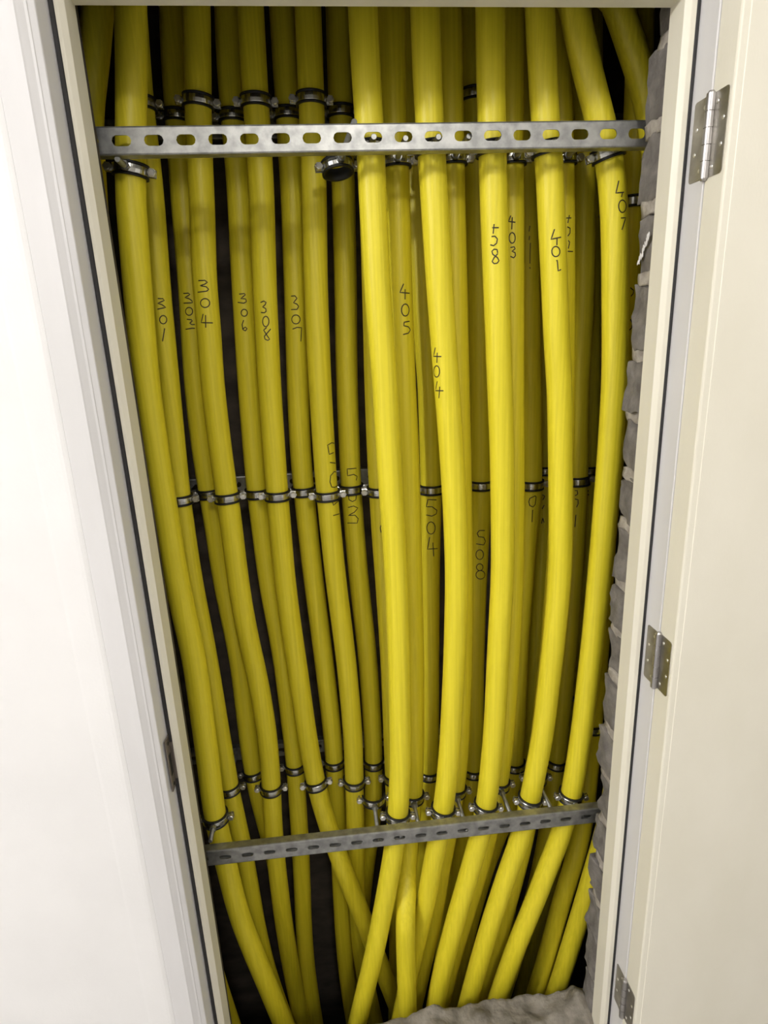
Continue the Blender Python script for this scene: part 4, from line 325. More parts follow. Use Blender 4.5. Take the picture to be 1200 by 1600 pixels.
 'F4': [[[0.1985,0.1467,1.7721,-0.3,-0.95,-0.01],[0.1982,0.1468,1.7685,-0.32,-0.95,-0.02],[0.1979,0.147,1.7649,-0.34,-0.94,-0.02],[0.1976,0.1472,1.7613,-0.36,-0.93,-0.02],[0.1973,0.1473,1.7577,-0.38,-0.92,-0.02]],[[0.1962,0.1476,1.767,-0.41,-0.91,-0.02],[0.1993,0.1465,1.7668,-0.28,-0.96,-0.01],[0.2026,0.1458,1.7666,-0.15,-0.99,-0.01],[0.206,0.1455,1.7665,-0.01,-1.0,-0.0]],[[0.1953,0.1484,1.7527,-0.47,-0.88,-0.02],[0.1977,0.1473,1.7528,-0.37,-0.93,-0.02],[0.2002,0.1464,1.7529,-0.27,-0.96,-0.01],[0.2023,0.146,1.7505,-0.19,-0.98,-0.01],[0.2044,0.1457,1.7482,-0.11,-0.99,-0.01],[0.2038,0.1457,1.7447,-0.14,-0.99,-0.01],[0.2033,0.1459,1.7412,-0.17,-0.99,-0.01],[0.2008,0.1465,1.7393,-0.28,-0.96,-0.01],[0.1983,0.1473,1.7374,-0.38,-0.93,-0.02],[0.1959,0.1485,1.7383,-0.48,-0.88,-0.02],[0.1936,0.1499,1.7392,-0.57,-0.82,-0.03]],[[0.205,0.1457,1.7257,-0.13,-0.99,-0.01],[0.2046,0.1457,1.7282,-0.14,-0.99,-0.01],[0.2042,0.1458,1.7307,-0.15,-0.99,-0.01],[0.2016,0.1463,1.7311,-0.26,-0.97,-0.01],[0.1991,0.1471,1.7317,-0.36,-0.93,-0.02],[0.1974,0.1479,1.7301,-0.43,-0.9,-0.02],[0.1957,0.1488,1.7284,-0.5,-0.86,-0.02],[0.1964,0.1485,1.7259,-0.48,-0.88,-0.02],[0.1972,0.1482,1.7234,-0.45,-0.89,-0.02],[0.1997,0.1471,1.7213,-0.35,-0.94,-0.02],[0.2024,0.1463,1.7192,-0.25,-0.97,-0.01],[0.2051,0.1457,1.7172,-0.14,-0.99,-0.01],[0.2065,0.1456,1.7146,-0.09,-1.0,-0.0],[0.2078,0.1455,1.7121,-0.04,-1.0,-0.0],[0.2062,0.1457,1.71,-0.12,-0.99,-0.01],[0.2045,0.1459,1.708,-0.19,-0.98,-0.01],[0.202,0.1466,1.7078,-0.29,-0.96,-0.01],[0.1995,0.1475,1.7076,-0.39,-0.92,-0.02],[0.1979,0.1482,1.7095,-0.45,-0.89,-0.02],[0.1963,0.149,1.7114,-0.51,-0.86,-0.03],[0.1978,0.1481,1.7145,-0.45,-0.89,-0.02],[0.1993,0.1473,1.7175,-0.38,-0.93,-0.02],[0.2012,0.1466,1.7195,-0.3,-0.95,-0.01],[0.2031,0.1461,1.7215,-0.22,-0.98,-0.01],[0.2051,0.1457,1.7236,-0.13,-0.99,-0.01]]],
 'S4': [[[0.2511,0.222,1.7976,-0.34,-0.94,-0.01],[0.2499,0.2225,1.7946,-0.39,-0.92,-0.01],[0.2488,0.223,1.7915,-0.44,-0.9,-0.01],[0.2477,0.2237,1.7884,-0.49,-0.87,-0.01],[0.2513,0.222,1.7876,-0.35,-0.94,-0.01],[0.2551,0.221,1.7868,-0.19,-0.98,-0.0],[0.2591,0.2205,1.7862,-0.03,-1.0,-0.0]],[[0.2539,0.2212,1.7945,-0.23,-0.97,-0.01],[0.2538,0.2212,1.7905,-0.24,-0.97,-0.01],[0.2537,0.2213,1.7866,-0.25,-0.97,-0.01],[0.2536,0.2213,1.7826,-0.26,-0.97,-0.01],[0.2535,0.2214,1.7786,-0.27,-0.96,-0.01],[0.2534,0.2214,1.7747,-0.27,-0.96,-0.01]],[[0.2542,0.2212,1.7685,-0.24,-0.97,-0.01],[0.2566,0.2208,1.7675,-0.15,-0.99,-0.0],[0.2586,0.2206,1.7649,-0.07,-1.0,-0.0],[0.2598,0.2205,1.7611,-0.02,-1.0,-0.0],[0.2599,0.2205,1.757,-0.02,-1.0,-0.0],[0.2589,0.2206,1.7533,-0.07,-1.0,-0.0],[0.257,0.2208,1.7508,-0.15,-0.99,-0.0],[0.2546,0.2213,1.75,-0.25,-0.97,-0.01],[0.2523,0.222,1.7511,-0.34,-0.94,-0.01],[0.2504,0.2227,1.7538,-0.41,-0.91,-0.01],[0.2494,0.2232,1.7576,-0.45,-0.89,-0.01],[0.2493,0.2231,1.7618,-0.45,-0.89,-0.01],[0.2502,0.2227,1.7654,-0.41,-0.91,-0.01],[0.252,0.2219,1.7678,-0.34,-0.94,-0.01],[0.2542,0.2212,1.7685,-0.24,-0.97,-0.01]],[[0.2522,0.2221,1.7427,-0.35,-0.94,-0.01],[0.2552,0.2211,1.7431,-0.23,-0.97,-0.01],[0.2584,0.2206,1.7436,-0.1,-1.0,-0.0],[0.2604,0.2205,1.74,-0.02,-1.0,-0.0],[0.2575,0.2208,1.7379,-0.14,-0.99,-0.0],[0.2546,0.2213,1.7358,-0.26,-0.97,-0.01],[0.2574,0.2208,1.7345,-0.15,-0.99,-0.0],[0.2602,0.2205,1.7333,-0.03,-1.0,-0.0],[0.2607,0.2205,1.7306,-0.02,-1.0,-0.0],[0.2612,0.2205,1.7279,-0.0,-1.0,-0.0],[0.2596,0.2206,1.7259,-0.07,-1.0,-0.0],[0.258,0.2207,1.724,-0.13,-0.99,-0.0],[0.2552,0.2213,1.7254,-0.25,-0.97,-0.01],[0.2525,0.2221,1.7269,-0.36,-0.93,-0.01]]],
 'F5': [[[0.3085,0.146,1.761,-0.2,-0.98,-0.02],[0.3074,0.1463,1.7578,-0.25,-0.97,-0.02],[0.3064,0.1467,1.7547,-0.3,-0.95,-0.03],[0.3055,0.1471,1.7515,-0.35,-0.94,-0.03],[0.3045,0.1476,1.7484,-0.4,-0.91,-0.04],[0.3036,0.1482,1.7453,-0.45,-0.89,-0.04],[0.3074,0.1466,1.7458,-0.29,-0.96,-0.03],[0.3115,0.1457,1.7465,-0.13,-0.99,-0.01],[0.3159,0.1455,1.7472,0.05,-1.0,0.0],[0.3206,0.1463,1.7481,0.25,-0.97,0.02]],[[0.3136,0.1455,1.7468,-0.04,-1.0,-0.0],[0.3136,0.1455,1.743,-0.05,-1.0,-0.0],[0.3137,0.1456,1.7392,-0.06,-1.0,-0.01],[0.3138,0.1456,1.7355,-0.08,-1.0,-0.01]],[[0.312,0.1458,1.733,-0.15,-0.99,-0.01],[0.3152,0.1455,1.732,-0.03,-1.0,-0.0],[0.3179,0.1456,1.7296,0.07,-1.0,0.01],[0.3196,0.1457,1.7261,0.13,-0.99,0.01],[0.3197,0.1457,1.7223,0.12,-0.99,0.01],[0.3184,0.1455,1.7189,0.05,-1.0,0.0],[0.3159,0.1455,1.7166,-0.06,-1.0,-0.0],[0.3128,0.1459,1.7159,-0.18,-0.98,-0.02],[0.3098,0.1466,1.7169,-0.3,-0.95,-0.03],[0.3074,0.1475,1.7194,-0.39,-0.92,-0.03],[0.306,0.1479,1.723,-0.43,-0.9,-0.04],[0.3058,0.1479,1.7268,-0.43,-0.9,-0.04],[0.3069,0.1473,1.7301,-0.37,-0.93,-0.03],[0.3091,0.1465,1.7323,-0.28,-0.96,-0.02],[0.312,0.1458,1.733,-0.15,-0.99,-0.01]],[[0.3141,0.1458,1.7091,-0.15,-0.99,-0.01],[0.3156,0.1456,1.7097,-0.09,-1.0,-0.01],[0.3161,0.1456,1.7061,-0.08,-1.0,-0.01],[0.3166,0.1456,1.7025,-0.08,-1.0,-0.01],[0.317,0.1456,1.6989,-0.07,-1.0,-0.01],[0.3175,0.1456,1.6953,-0.06,-1.0,-0.01],[0.318,0.1455,1.6916,-0.06,-1.0,-0.0],[0.3203,0.1455,1.6926,0.04,-1.0,0.0],[0.3228,0.1458,1.6937,0.14,-0.99,0.01]]],
 'S5': [[[0.3642,0.2209,1.7956,0.19,-0.98,0.01],[0.3635,0.2208,1.7914,0.15,-0.99,0.01],[0.3628,0.2207,1.7872,0.11,-0.99,0.01],[0.3621,0.2206,1.783,0.07,-1.0,0.0]],[[0.3592,0.2205,1.7912,-0.02,-1.0,-0.0],[0.3635,0.2208,1.7912,0.15,-0.99,0.01],[0.3681,0.222,1.7913,0.34,-0.94,0.02]],[[0.3616,0.2205,1.7756,0.04,-1.0,0.0],[0.3643,0.2207,1.7745,0.14,-0.99,0.01],[0.3671,0.2213,1.7734,0.25,-0.97,0.02],[0.3673,0.2213,1.7692,0.25,-0.97,0.02],[0.3674,0.2213,1.7651,0.25,-0.97,0.01],[0.3653,0.2208,1.7625,0.15,-0.99,0.01],[0.3632,0.2205,1.7599,0.06,-1.0,0.0]],[[0.3645,0.2206,1.7516,0.09,-1.0,0.01],[0.3673,0.221,1.7486,0.2,-0.98,0.01],[0.3665,0.2208,1.745,0.16,-0.99,0.01],[0.3658,0.2207,1.7415,0.12,-0.99,0.01],[0.3651,0.2206,1.738,0.09,-1.0,0.0]],[[0.3645,0.2205,1.7327,0.05,-1.0,0.0],[0.3695,0.2213,1.7324,0.25,-0.97,0.01],[0.375,0.2235,1.7323,0.48,-0.88,0.03]]],
 'F6': [[[0.4219,0.1455,1.8366,0.01,-1.0,0.0],[0.4212,0.1455,1.8328,-0.05,-1.0,-0.01],[0.4205,0.1456,1.829,-0.1,-0.99,-0.02],[0.4198,0.1458,1.8253,-0.15,-0.99,-0.02],[0.4191,0.146,1.8215,-0.2,-0.98,-0.03],[0.4185,0.1463,1.8177,-0.25,-0.97,-0.04],[0.4217,0.1457,1.8179,-0.12,-0.99,-0.02],[0.4252,0.1455,1.8181,0.02,-1.0,0.0],[0.4289,0.1459,1.8184,0.17,-0.99,0.03],[0.4329,0.1469,1.8189,0.34,-0.94,0.05]],[[0.4307,0.1463,1.8186,0.24,-0.97,0.04],[0.4298,0.146,1.8151,0.19,-0.98,0.03],[0.429,0.1457,1.8115,0.14,-0.99,0.02]],[[0.4311,0.1459,1.8062,0.19,-0.98,0.03],[0.4346,0.1469,1.8053,0.33,-0.94,0.04],[0.4378,0.148,1.8026,0.44,-0.9,0.06],[0.4388,0.1484,1.8007,0.47,-0.88,0.06],[0.4399,0.1489,1.7987,0.5,-0.86,0.06],[0.44,0.1488,1.7964,0.49,-0.87,0.06],[0.4401,0.1487,1.7941,0.49,-0.87,0.06],[0.4393,0.1481,1.792,0.45,-0.89,0.05],[0.4386,0.1476,1.7899,0.41,-0.91,0.05],[0.4358,0.1465,1.7869,0.28,-0.96,0.03],[0.4325,0.1458,1.7858,0.14,-0.99,0.02],[0.4293,0.1455,1.7869,0.02,-1.0,0.0],[0.4267,0.1456,1.7898,-0.07,-1.0,-0.01],[0.4259,0.1456,1.7918,-0.1,-1.0,-0.01],[0.4251,0.1457,1.7939,-0.12,-0.99,-0.01],[0.4249,0.1457,1.7961,-0.11,-0.99,-0.01],[0.4247,0.1456,1.7984,-0.11,-0.99,-0.01],[0.4252,0.1456,1.8004,-0.08,-1.0,-0.01],[0.4257,0.1455,1.8024,-0.05,-1.0,-0.01],[0.4279,0.1455,1.8052,0.06,-1.0,0.01],[0.4311,0.1459,1.8062,0.19,-0.98,0.03]],[[0.4307,0.1455,1.7768,0.03,-1.0,0.0],[0.4352,0.1461,1.7771,0.21,-0.98,0.02],[0.4403,0.1478,1.7775,0.42,-0.91,0.05],[0.4388,0.147,1.7735,0.34,-0.94,0.04],[0.4374,0.1464,1.7696,0.27,-0.96,0.03],[0.4361,0.146,1.7657,0.2,-0.98,0.02],[0.4349,0.1457,1.7618,0.13,-0.99,0.01],[0.4337,0.1456,1.7579,0.07,-1.0,0.01]]],
 'T1': [[[0.4957,0.221,1.6624,-0.19,-0.98,0.0],[0.4987,0.2206,1.6598,-0.07,-1.0,0.0],[0.5019,0.2205,1.6573,0.06,-1.0,-0.0],[0.5018,0.2205,1.6544,0.06,-1.0,-0.0],[0.5017,0.2205,1.6515,0.06,-1.0,-0.0],[0.4997,0.2205,1.6491,-0.02,-1.0,0.0],[0.4978,0.2206,1.6468,-0.1,-1.0,0.0]],[[0.5001,0.2205,1.6024,0.02,-1.0,-0.0],[0.5022,0.2206,1.5983,0.11,-0.99,-0.0],[0.5043,0.221,1.5943,0.2,-0.98,-0.0],[0.504,0.221,1.5903,0.19,-0.98,-0.0],[0.5038,0.2209,1.5863,0.18,-0.98,-0.0],[0.5016,0.2206,1.5844,0.1,-1.0,-0.0],[0.4995,0.2205,1.5824,0.01,-1.0,-0.0]]],
 'R4': [[[-0.1054,0.3259,1.3688,0.93,-0.37,-0.01],[-0.1106,0.3179,1.3715,0.72,-0.7,-0.0],[-0.1152,0.3142,1.3697,0.53,-0.85,-0.0],[-0.1197,0.312,1.3678,0.34,-0.94,-0.0],[-0.1192,0.3122,1.3627,0.37,-0.93,-0.0],[-0.1187,0.3124,1.3576,0.39,-0.92,-0.0],[-0.1182,0.3127,1.3524,0.41,-0.91,-0.0],[-0.1177,0.3129,1.3473,0.43,-0.9,-0.0],[-0.1131,0.3157,1.3482,0.62,-0.79,-0.0],[-0.1086,0.3205,1.3488,0.8,-0.59,-0.0],[-0.1039,0.333,1.348,1.0,-0.08,-0.0]],[[-0.1168,0.3134,1.329,0.47,-0.88,0.0],[-0.113,0.3158,1.3278,0.62,-0.78,0.0],[-0.1093,0.3195,1.3263,0.78,-0.63,0.0],[-0.1055,0.3261,1.3242,0.93,-0.36,0.0]],[[-0.1061,0.3246,1.3046,0.91,-0.42,0.0],[-0.1094,0.3193,1.3067,0.77,-0.64,0.0],[-0.1121,0.3166,1.3044,0.66,-0.75,0.0],[-0.1148,0.3145,1.3019,0.55,-0.84,0.0],[-0.1175,0.313,1.2994,0.44,-0.9,0.0],[-0.1183,0.3126,1.2949,0.4,-0.91,0.0],[-0.1191,0.3123,1.2904,0.37,-0.93,0.0],[-0.1199,0.3119,1.2859,0.34,-0.94,0.0],[-0.1189,0.3123,1.2819,0.38,-0.93,0.0],[-0.1179,0.3127,1.2779,0.42,-0.91,0.0],[-0.1169,0.3132,1.2738,0.45,-0.89,0.01],[-0.1135,0.3152,1.2727,0.59,-0.81,0.01],[-0.1101,0.3182,1.2714,0.73,-0.69,0.01],[-0.1074,0.3217,1.2719,0.84,-0.54,0.01],[-0.1046,0.3277,1.2718,0.95,-0.3,0.01]],[[-0.1036,0.3285,1.2368,0.96,-0.27,0.02],[-0.1077,0.3202,1.2359,0.8,-0.61,0.02],[-0.1118,0.316,1.2338,0.63,-0.78,0.02],[-0.1158,0.3133,1.2314,0.46,-0.89,0.01],[-0.1166,0.3129,1.2367,0.44,-0.9,0.01],[-0.1174,0.3126,1.242,0.41,-0.91,0.01]],[[-0.1173,0.3123,1.208,0.38,-0.93,0.01],[-0.1129,0.3146,1.2083,0.56,-0.83,0.02],[-0.1085,0.3184,1.2082,0.74,-0.68,0.02],[-0.104,0.3253,1.2073,0.92,-0.4,0.02]]],
 'Q4': [[[-0.0572,0.3893,1.2963,0.53,-0.85,-0.01],[-0.0624,0.3868,1.2968,0.32,-0.95,-0.0],[-0.0676,0.3856,1.2969,0.11,-0.99,-0.0],[-0.0728,0.3856,1.2968,-0.1,-0.99,0.0],[-0.0779,0.3867,1.2965,-0.31,-0.95,0.0],[-0.0779,0.3867,1.2911,-0.31,-0.95,0.0],[-0.078,0.3867,1.2857,-0.31,-0.95,0.0],[-0.078,0.3867,1.2803,-0.31,-0.95,0.0],[-0.0732,0.3857,1.2813,-0.12,-0.99,0.0],[-0.0684,0.3856,1.2821,0.08,-1.0,-0.0],[-0.0636,0.3864,1.2827,0.28,-0.96,-0.0],[-0.0597,0.3879,1.2797,0.44,-0.9,-0.0],[-0.0557,0.3904,1.2765,0.6,-0.8,-0.0],[-0.0572,0.3893,1.2723,0.54,-0.84,-0.0],[-0.0587,0.3885,1.2681,0.48,-0.88,-0.0]],[[-0.0782,0.3868,1.2352,-0.32,-0.95,-0.0],[-0.0781,0.3868,1.229,-0.32,-0.95,-0.0],[-0.078,0.3868,1.2227,-0.33,-0.95,-0.01],[-0.0742,0.3859,1.2202,-0.17,-0.99,-0.0],[-0.0704,0.3855,1.2176,-0.01,-1.0,-0.0],[-0.0662,0.3858,1.2193,0.15,-0.99,0.0],[-0.0621,0.3868,1.2208,0.33,-0.95,0.01],[-0.0613,0.3872,1.2254,0.36,-0.93,0.01],[-0.0605,0.3875,1.23,0.4,-0.92,0.01],[-0.0597,0.3879,1.2345,0.43,-0.9,0.01]],[[-0.0807,0.3881,1.2033,-0.45,-0.89,-0.01],[-0.0764,0.3864,1.2046,-0.27,-0.96,-0.01],[-0.0721,0.3856,1.2057,-0.09,-1.0,-0.0],[-0.0677,0.3856,1.2065,0.08,-1.0,0.0],[-0.063,0.3864,1.2034,0.27,-0.96,0.01],[-0.0582,0.3883,1.2001,0.47,-0.88,0.01],[-0.0611,0.387,1.1973,0.34,-0.94,0.01],[-0.064,0.3861,1.1944,0.22,-0.97,0.0],[-0.0669,0.3856,1.1913,0.1,-0.99,0.0],[-0.0719,0.3856,1.1889,-0.1,-0.99,-0.0],[-0.0769,0.3867,1.1861,-0.31,-0.95,-0.01],[-0.0818,0.3889,1.183,-0.51,-0.86,-0.01],[-0.0765,0.3866,1.1836,-0.29,-0.96,-0.01],[-0.0711,0.3856,1.1838,-0.07,-1.0,-0.0],[-0.0657,0.3858,1.1836,0.15,-0.99,0.0],[-0.0623,0.3865,1.1789,0.28,-0.96,0.01],[-0.0588,0.3878,1.1741,0.42,-0.91,0.01],[-0.0603,0.3871,1.1689,0.35,-0.94,0.01],[-0.0618,0.3865,1.1636,0.29,-0.96,0.01],[-0.0676,0.3855,1.1643,0.05,-1.0,0.0],[-0.0732,0.3859,1.1646,-0.18,-0.98,-0.0],[-0.0788,0.3876,1.1645,-0.41,-0.91,-0.01],[-0.0844,0.3911,1.1638,-0.63,-0.77,-0.02]]],
 'R5': [[[-0.0113,0.3108,1.1777,-0.15,-0.99,-0.0],[-0.0122,0.3109,1.1745,-0.19,-0.98,-0.0],[-0.0131,0.3111,1.1713,-0.23,-0.97,-0.0],[-0.0123,0.311,1.1664,-0.2,-0.98,-0.0],[-0.0116,0.3109,1.1615,-0.17,-0.98,-0.0]]],
 'R6': [[[0.1167,0.3118,1.229,0.32,-0.95,-0.01],[0.1118,0.3107,1.2298,0.12,-0.99,-0.0],[0.107,0.3106,1.2304,-0.08,-1.0,0.0],[0.1024,0.3114,1.2307,-0.27,-0.96,0.01],[0.098,0.3131,1.2307,-0.45,-0.89,0.01],[0.0969,0.3136,1.225,-0.49,-0.87,0.01],[0.0957,0.3142,1.2193,-0.53,-0.85,0.02],[0.0946,0.3148,1.2135,-0.56,-0.83,0.02],[0.0987,0.3125,1.2139,-0.4,-0.92,0.01],[0.1028,0.3112,1.214,-0.23,-0.97,0.01],[0.1071,0.3105,1.2139,-0.05,-1.0,0.0],[0.1107,0.3106,1.2108,0.09,-1.0,-0.0],[0.1143,0.3113,1.2075,0.25,-0.97,-0.01],[0.1181,0.3126,1.204,0.41,-0.91,-0.01],[0.1172,0.3123,1.1999,0.37,-0.93,-0.01],[0.1162,0.312,1.1958,0.34,-0.94,-0.01],[0.111,0.3107,1.1939,0.13,-0.99,-0.0],[0.1059,0.3106,1.1918,-0.07,-1.0,0.0],[0.1019,0.3112,1.1927,-0.24,-0.97,0.01],[0.098,0.3125,1.1934,-0.4,-0.92,0.01],[0.0942,0.3146,1.194,-0.55,-0.83,0.02]],[[0.1037,0.3107,1.1781,-0.14,-0.99,0.01],[0.1079,0.3105,1.1764,0.03,-1.0,-0.0],[0.1112,0.3109,1.172,0.17,-0.98,-0.01],[0.1121,0.3111,1.1689,0.22,-0.98,-0.01],[0.1131,0.3113,1.1658,0.26,-0.97,-0.01],[0.113,0.3114,1.1625,0.26,-0.96,-0.01],[0.113,0.3114,1.1592,0.27,-0.96,-0.01],[0.1119,0.3112,1.1564,0.23,-0.97,-0.01],[0.1109,0.311,1.1536,0.2,-0.98,-0.01],[0.1074,0.3105,1.1499,0.06,-1.0,-0.0],[0.1032,0.3107,1.1487,-0.11,-0.99,0.0],[0.0991,0.3115,1.1502,-0.28,-0.96,0.01],[0.096,0.3127,1.1541,-0.41,-0.91,0.02],[0.0952,0.3131,1.157,-0.45,-0.89,0.02],[0.0944,0.3136,1.1599,-0.49,-0.87,0.02],[0.0945,0.3137,1.1631,-0.49,-0.87,0.02],[0.0946,0.3137,1.1664,-0.49,-0.87,0.02],[0.0955,0.3133,1.1694,-0.46,-0.89,0.02],[0.0964,0.3129,1.1724,-0.43,-0.9,0.02],[0.0997,0.3117,1.1767,-0.3,-0.95,0.01],[0.1037,0.3107,1.1781,-0.14,-0.99,0.01]],[[0.1001,0.3111,1.1409,-0.22,-0.97,0.01],[0.099,0.3113,1.1351,-0.26,-0.97,0.01],[0.0979,0.3116,1.1293,-0.29,-0.96,0.01],[0.0969,0.3118,1.1235,-0.32,-0.95,0.01],[0.0958,0.3121,1.1176,-0.36,-0.93,0.01],[0.0947,0.3125,1.1118,-0.39,-0.92,0.02],[0.1002,0.3109,1.1124,-0.17,-0.99,0.01],[0.1058,0.3105,1.1125,0.06,-1.0,-0.0],[0.1117,0.3116,1.1121,0.3,-0.95,-0.01],[0.1179,0.3146,1.111,0.55,-0.83,-0.02]],[[0.1073,0.3106,1.1274,0.1,-1.0,-0.0],[0.1075,0.3107,1.1219,0.11,-0.99,-0.0],[0.1077,0.3107,1.1164,0.13,-0.99,-0.01],[0.1079,0.3108,1.1109,0.15,-0.99,-0.01],[0.1081,0.3108,1.1054,0.16,-0.99,-0.01],[0.1083,0.3109,1.0999,0.18,-0.98,-0.01],[0.1085,0.311,1.0944,0.2,-0.98,-0.01]]],
 'R7': [[[0.2286,0.3112,1.1482,0.23,-0.97,-0.01],[0.2225,0.3105,1.1489,-0.02,-1.0,0.0],[0.2167,0.3113,1.149,-0.25,-0.97,0.01],[0.2143,0.312,1.1455,-0.34,-0.94,0.02],[0.212,0.3129,1.1418,-0.43,-0.9,0.02],[0.2136,0.3121,1.138,-0.36,-0.93,0.02],[0.2151,0.3115,1.1341,-0.29,-0.96,0.01],[0.2208,0.3105,1.1332,-0.05,-1.0,0.0],[0.2269,0.311,1.1317,0.2,-0.98,-0.01],[0.2293,0.3117,1.1264,0.3,-0.95,-0.01],[0.2317,0.3127,1.121,0.41,-0.91,-0.02],[0.2294,0.3118,1.117,0.33,-0.94,-0.02],[0.2271,0.3112,1.113,0.24,-0.97,-0.01],[0.2212,0.3105,1.1145,-0.0,-1.0,0.0],[0.2157,0.3112,1.1156,-0.23,-0.97,0.01],[0.2105,0.313,1.1162,-0.44,-0.9,0.02]],[[0.2176,0.3107,1.1019,-0.12,-0.99,0.01],[0.2215,0.3105,1.1005,0.04,-1.0,-0.0],[0.2247,0.3109,1.0967,0.17,-0.98,-0.01],[0.2266,0.3113,1.0915,0.26,-0.97,-0.01],[0.2266,0.3114,1.086,0.27,-0.96,-0.01],[0.2248,0.311,1.0814,0.21,-0.98,-0.01],[0.2216,0.3106,1.0784,0.08,-1.0,-0.0],[0.2177,0.3106,1.0775,-0.07,-1.0,0.0],[0.214,0.3112,1.0788,-0.23,-0.97,0.01],[0.2111,0.3121,1.0821,-0.35,-0.94,0.02],[0.2095,0.3128,1.0868,-0.43,-0.9,0.02],[0.2095,0.3129,1.0922,-0.43,-0.9,0.02],[0.2111,0.3124,1.0972,-0.38,-0.92,0.02],[0.214,0.3114,1.1007,-0.27,-0.96,0.01],[0.2176,0.3107,1.1019,-0.12,-0.99,0.01]],[[0.2178,0.3105,1.0669,-0.05,-1.0,0.0],[0.2212,0.3106,1.0657,0.09,-1.0,-0.0],[0.224,0.311,1.0629,0.21,-0.98,-0.01],[0.2256,0.3115,1.0591,0.28,-0.96,-0.01],[0.2257,0.3116,1.0552,0.29,-0.96,-0.01],[0.2241,0.3112,1.052,0.23,-0.97,-0.01],[0.2213,0.3107,1.0499,0.12,-0.99,-0.0],[0.2178,0.3105,1.0494,-0.02,-1.0,0.0],[0.2145,0.3108,1.0504,-0.16,-0.99,0.01],[0.212,0.3114,1.0528,-0.27,-0.96,0.01],[0.2106,0.3119,1.0563,-0.33,-0.94,0.01],[0.2106,0.3119,1.0601,-0.33,-0.94,0.01],[0.212,0.3115,1.0637,-0.28,-0.96,0.01],[0.2145,0.3109,1.0661,-0.18,-0.98,0.01],[0.2178,0.3105,1.0669,-0.05,-1.0,0.0]],[[0.2196,0.3105,1.0498,0.05,-1.0,-0.0],[0.2244,0.3113,1.048,0.25,-0.97,-0.01],[0.2286,0.3129,1.044,0.43,-0.9,-0.02],[0.2311,0.3144,1.0388,0.54,-0.84,-0.02],[0.2312,0.3145,1.0338,0.55,-0.83,-0.02],[0.2288,0.3132,1.0301,0.46,-0.89,-0.02],[0.2246,0.3116,1.0281,0.29,-0.96,-0.01],[0.2197,0.3106,1.0278,0.09,-1.0,-0.0],[0.215,0.3106,1.0293,-0.1,-0.99,0.0],[0.2114,0.3113,1.0323,-0.25,-0.97,0.01],[0.2095,0.312,1.0366,-0.34,-0.94,0.01],[0.2095,0.312,1.0415,-0.35,-0.94,0.01],[0.2114,0.3115,1.046,-0.28,-0.96,0.01],[0.215,0.3107,1.049,-0.14,-0.99,0.01],[0.2196,0.3105,1.0498,0.05,-1.0,-0.0]]],
 'R8': [[[0.3382,0.3115,1.2404,-0.28,-0.96,0.0],[0.3402,0.311,1.2375,-0.2,-0.98,0.0],[0.3422,0.3107,1.2346,-0.11,-0.99,0.0],[0.345,0.3105,1.2361,-0.0,-1.0,0.0],[0.3478,0.3107,1.2375,0.12,-0.99,-0.0]],[[0.3466,0.3106,1.2236,0.08,-1.0,-0.0],[0.3426,0.3106,1.222,-0.08,-1.0,0.0],[0.3387,0.3112,1.2201,-0.24,-0.97,0.01],[0.3351,0.3123,1.2181,-0.38,-0.92,0.02],[0.3341,0.3127,1.214,-0.41,-0.91,0.02],[0.3331,0.3131,1.2098,-0.45,-0.89,0.02],[0.3343,0.3124,1.2053,-0.39,-0.92,0.02],[0.3354,0.3119,1.2008,-0.33,-0.94,0.02],[0.3389,0.3109,1.1992,-0.19,-0.98,0.01],[0.3425,0.3105,1.1974,-0.04,-1.0,0.0],[0.3449,0.3105,1.2002,0.05,-1.0,-0.0],[0.3473,0.3108,1.2028,0.15,-0.99,-0.01],[0.3478,0.3108,1.2074,0.16,-0.99,-0.01],[0.3483,0.3109,1.2119,0.17,-0.99,-0.01],[0.3488,0.3109,1.2164,0.18,-0.98,-0.01],[0.3493,0.311,1.2209,0.19,-0.98,-0.01],[0.3466,0.3106,1.2236,0.08,-1.0,-0.0]],[[0.3419,0.3105,1.1899,-0.05,-1.0,0.0],[0.3417,0.3105,1.1843,-0.04,-1.0,0.0],[0.3415,0.3105,1.1786,-0.04,-1.0,0.0],[0.3414,0.3105,1.1729,-0.03,-1.0,0.0],[0.3412,0.3105,1.1672,-0.02,-1.0,0.0],[0.3411,0.3105,1.1614,-0.01,-1.0,0.0]]],
 'Q8': [[[0.3933,0.3887,1.2029,-0.49,-0.87,-0.0],[0.3979,0.3867,1.1996,-0.3,-0.95,0.0],[0.3961,0.3873,1.1952,-0.38,-0.93,0.0],[0.3944,0.3881,1.1907,-0.45,-0.89,0.0]],[[0.3971,0.3869,1.1768,-0.33,-0.94,0.0],[0.3953,0.3876,1.1723,-0.41,-0.91,0.0],[0.3936,0.3884,1.1677,-0.47,-0.88,0.0]],[[0.3932,0.3885,1.1303,-0.48,-0.88,0.0],[0.3938,0.3882,1.1351,-0.46,-0.89,0.0],[0.3944,0.3879,1.1399,-0.43,-0.9,0.0],[0.395,0.3877,1.1448,-0.41,-0.91,0.0],[0.3967,0.387,1.139,-0.34,-0.94,0.0],[0.3985,0.3864,1.1333,-0.27,-0.96,0.0]]],
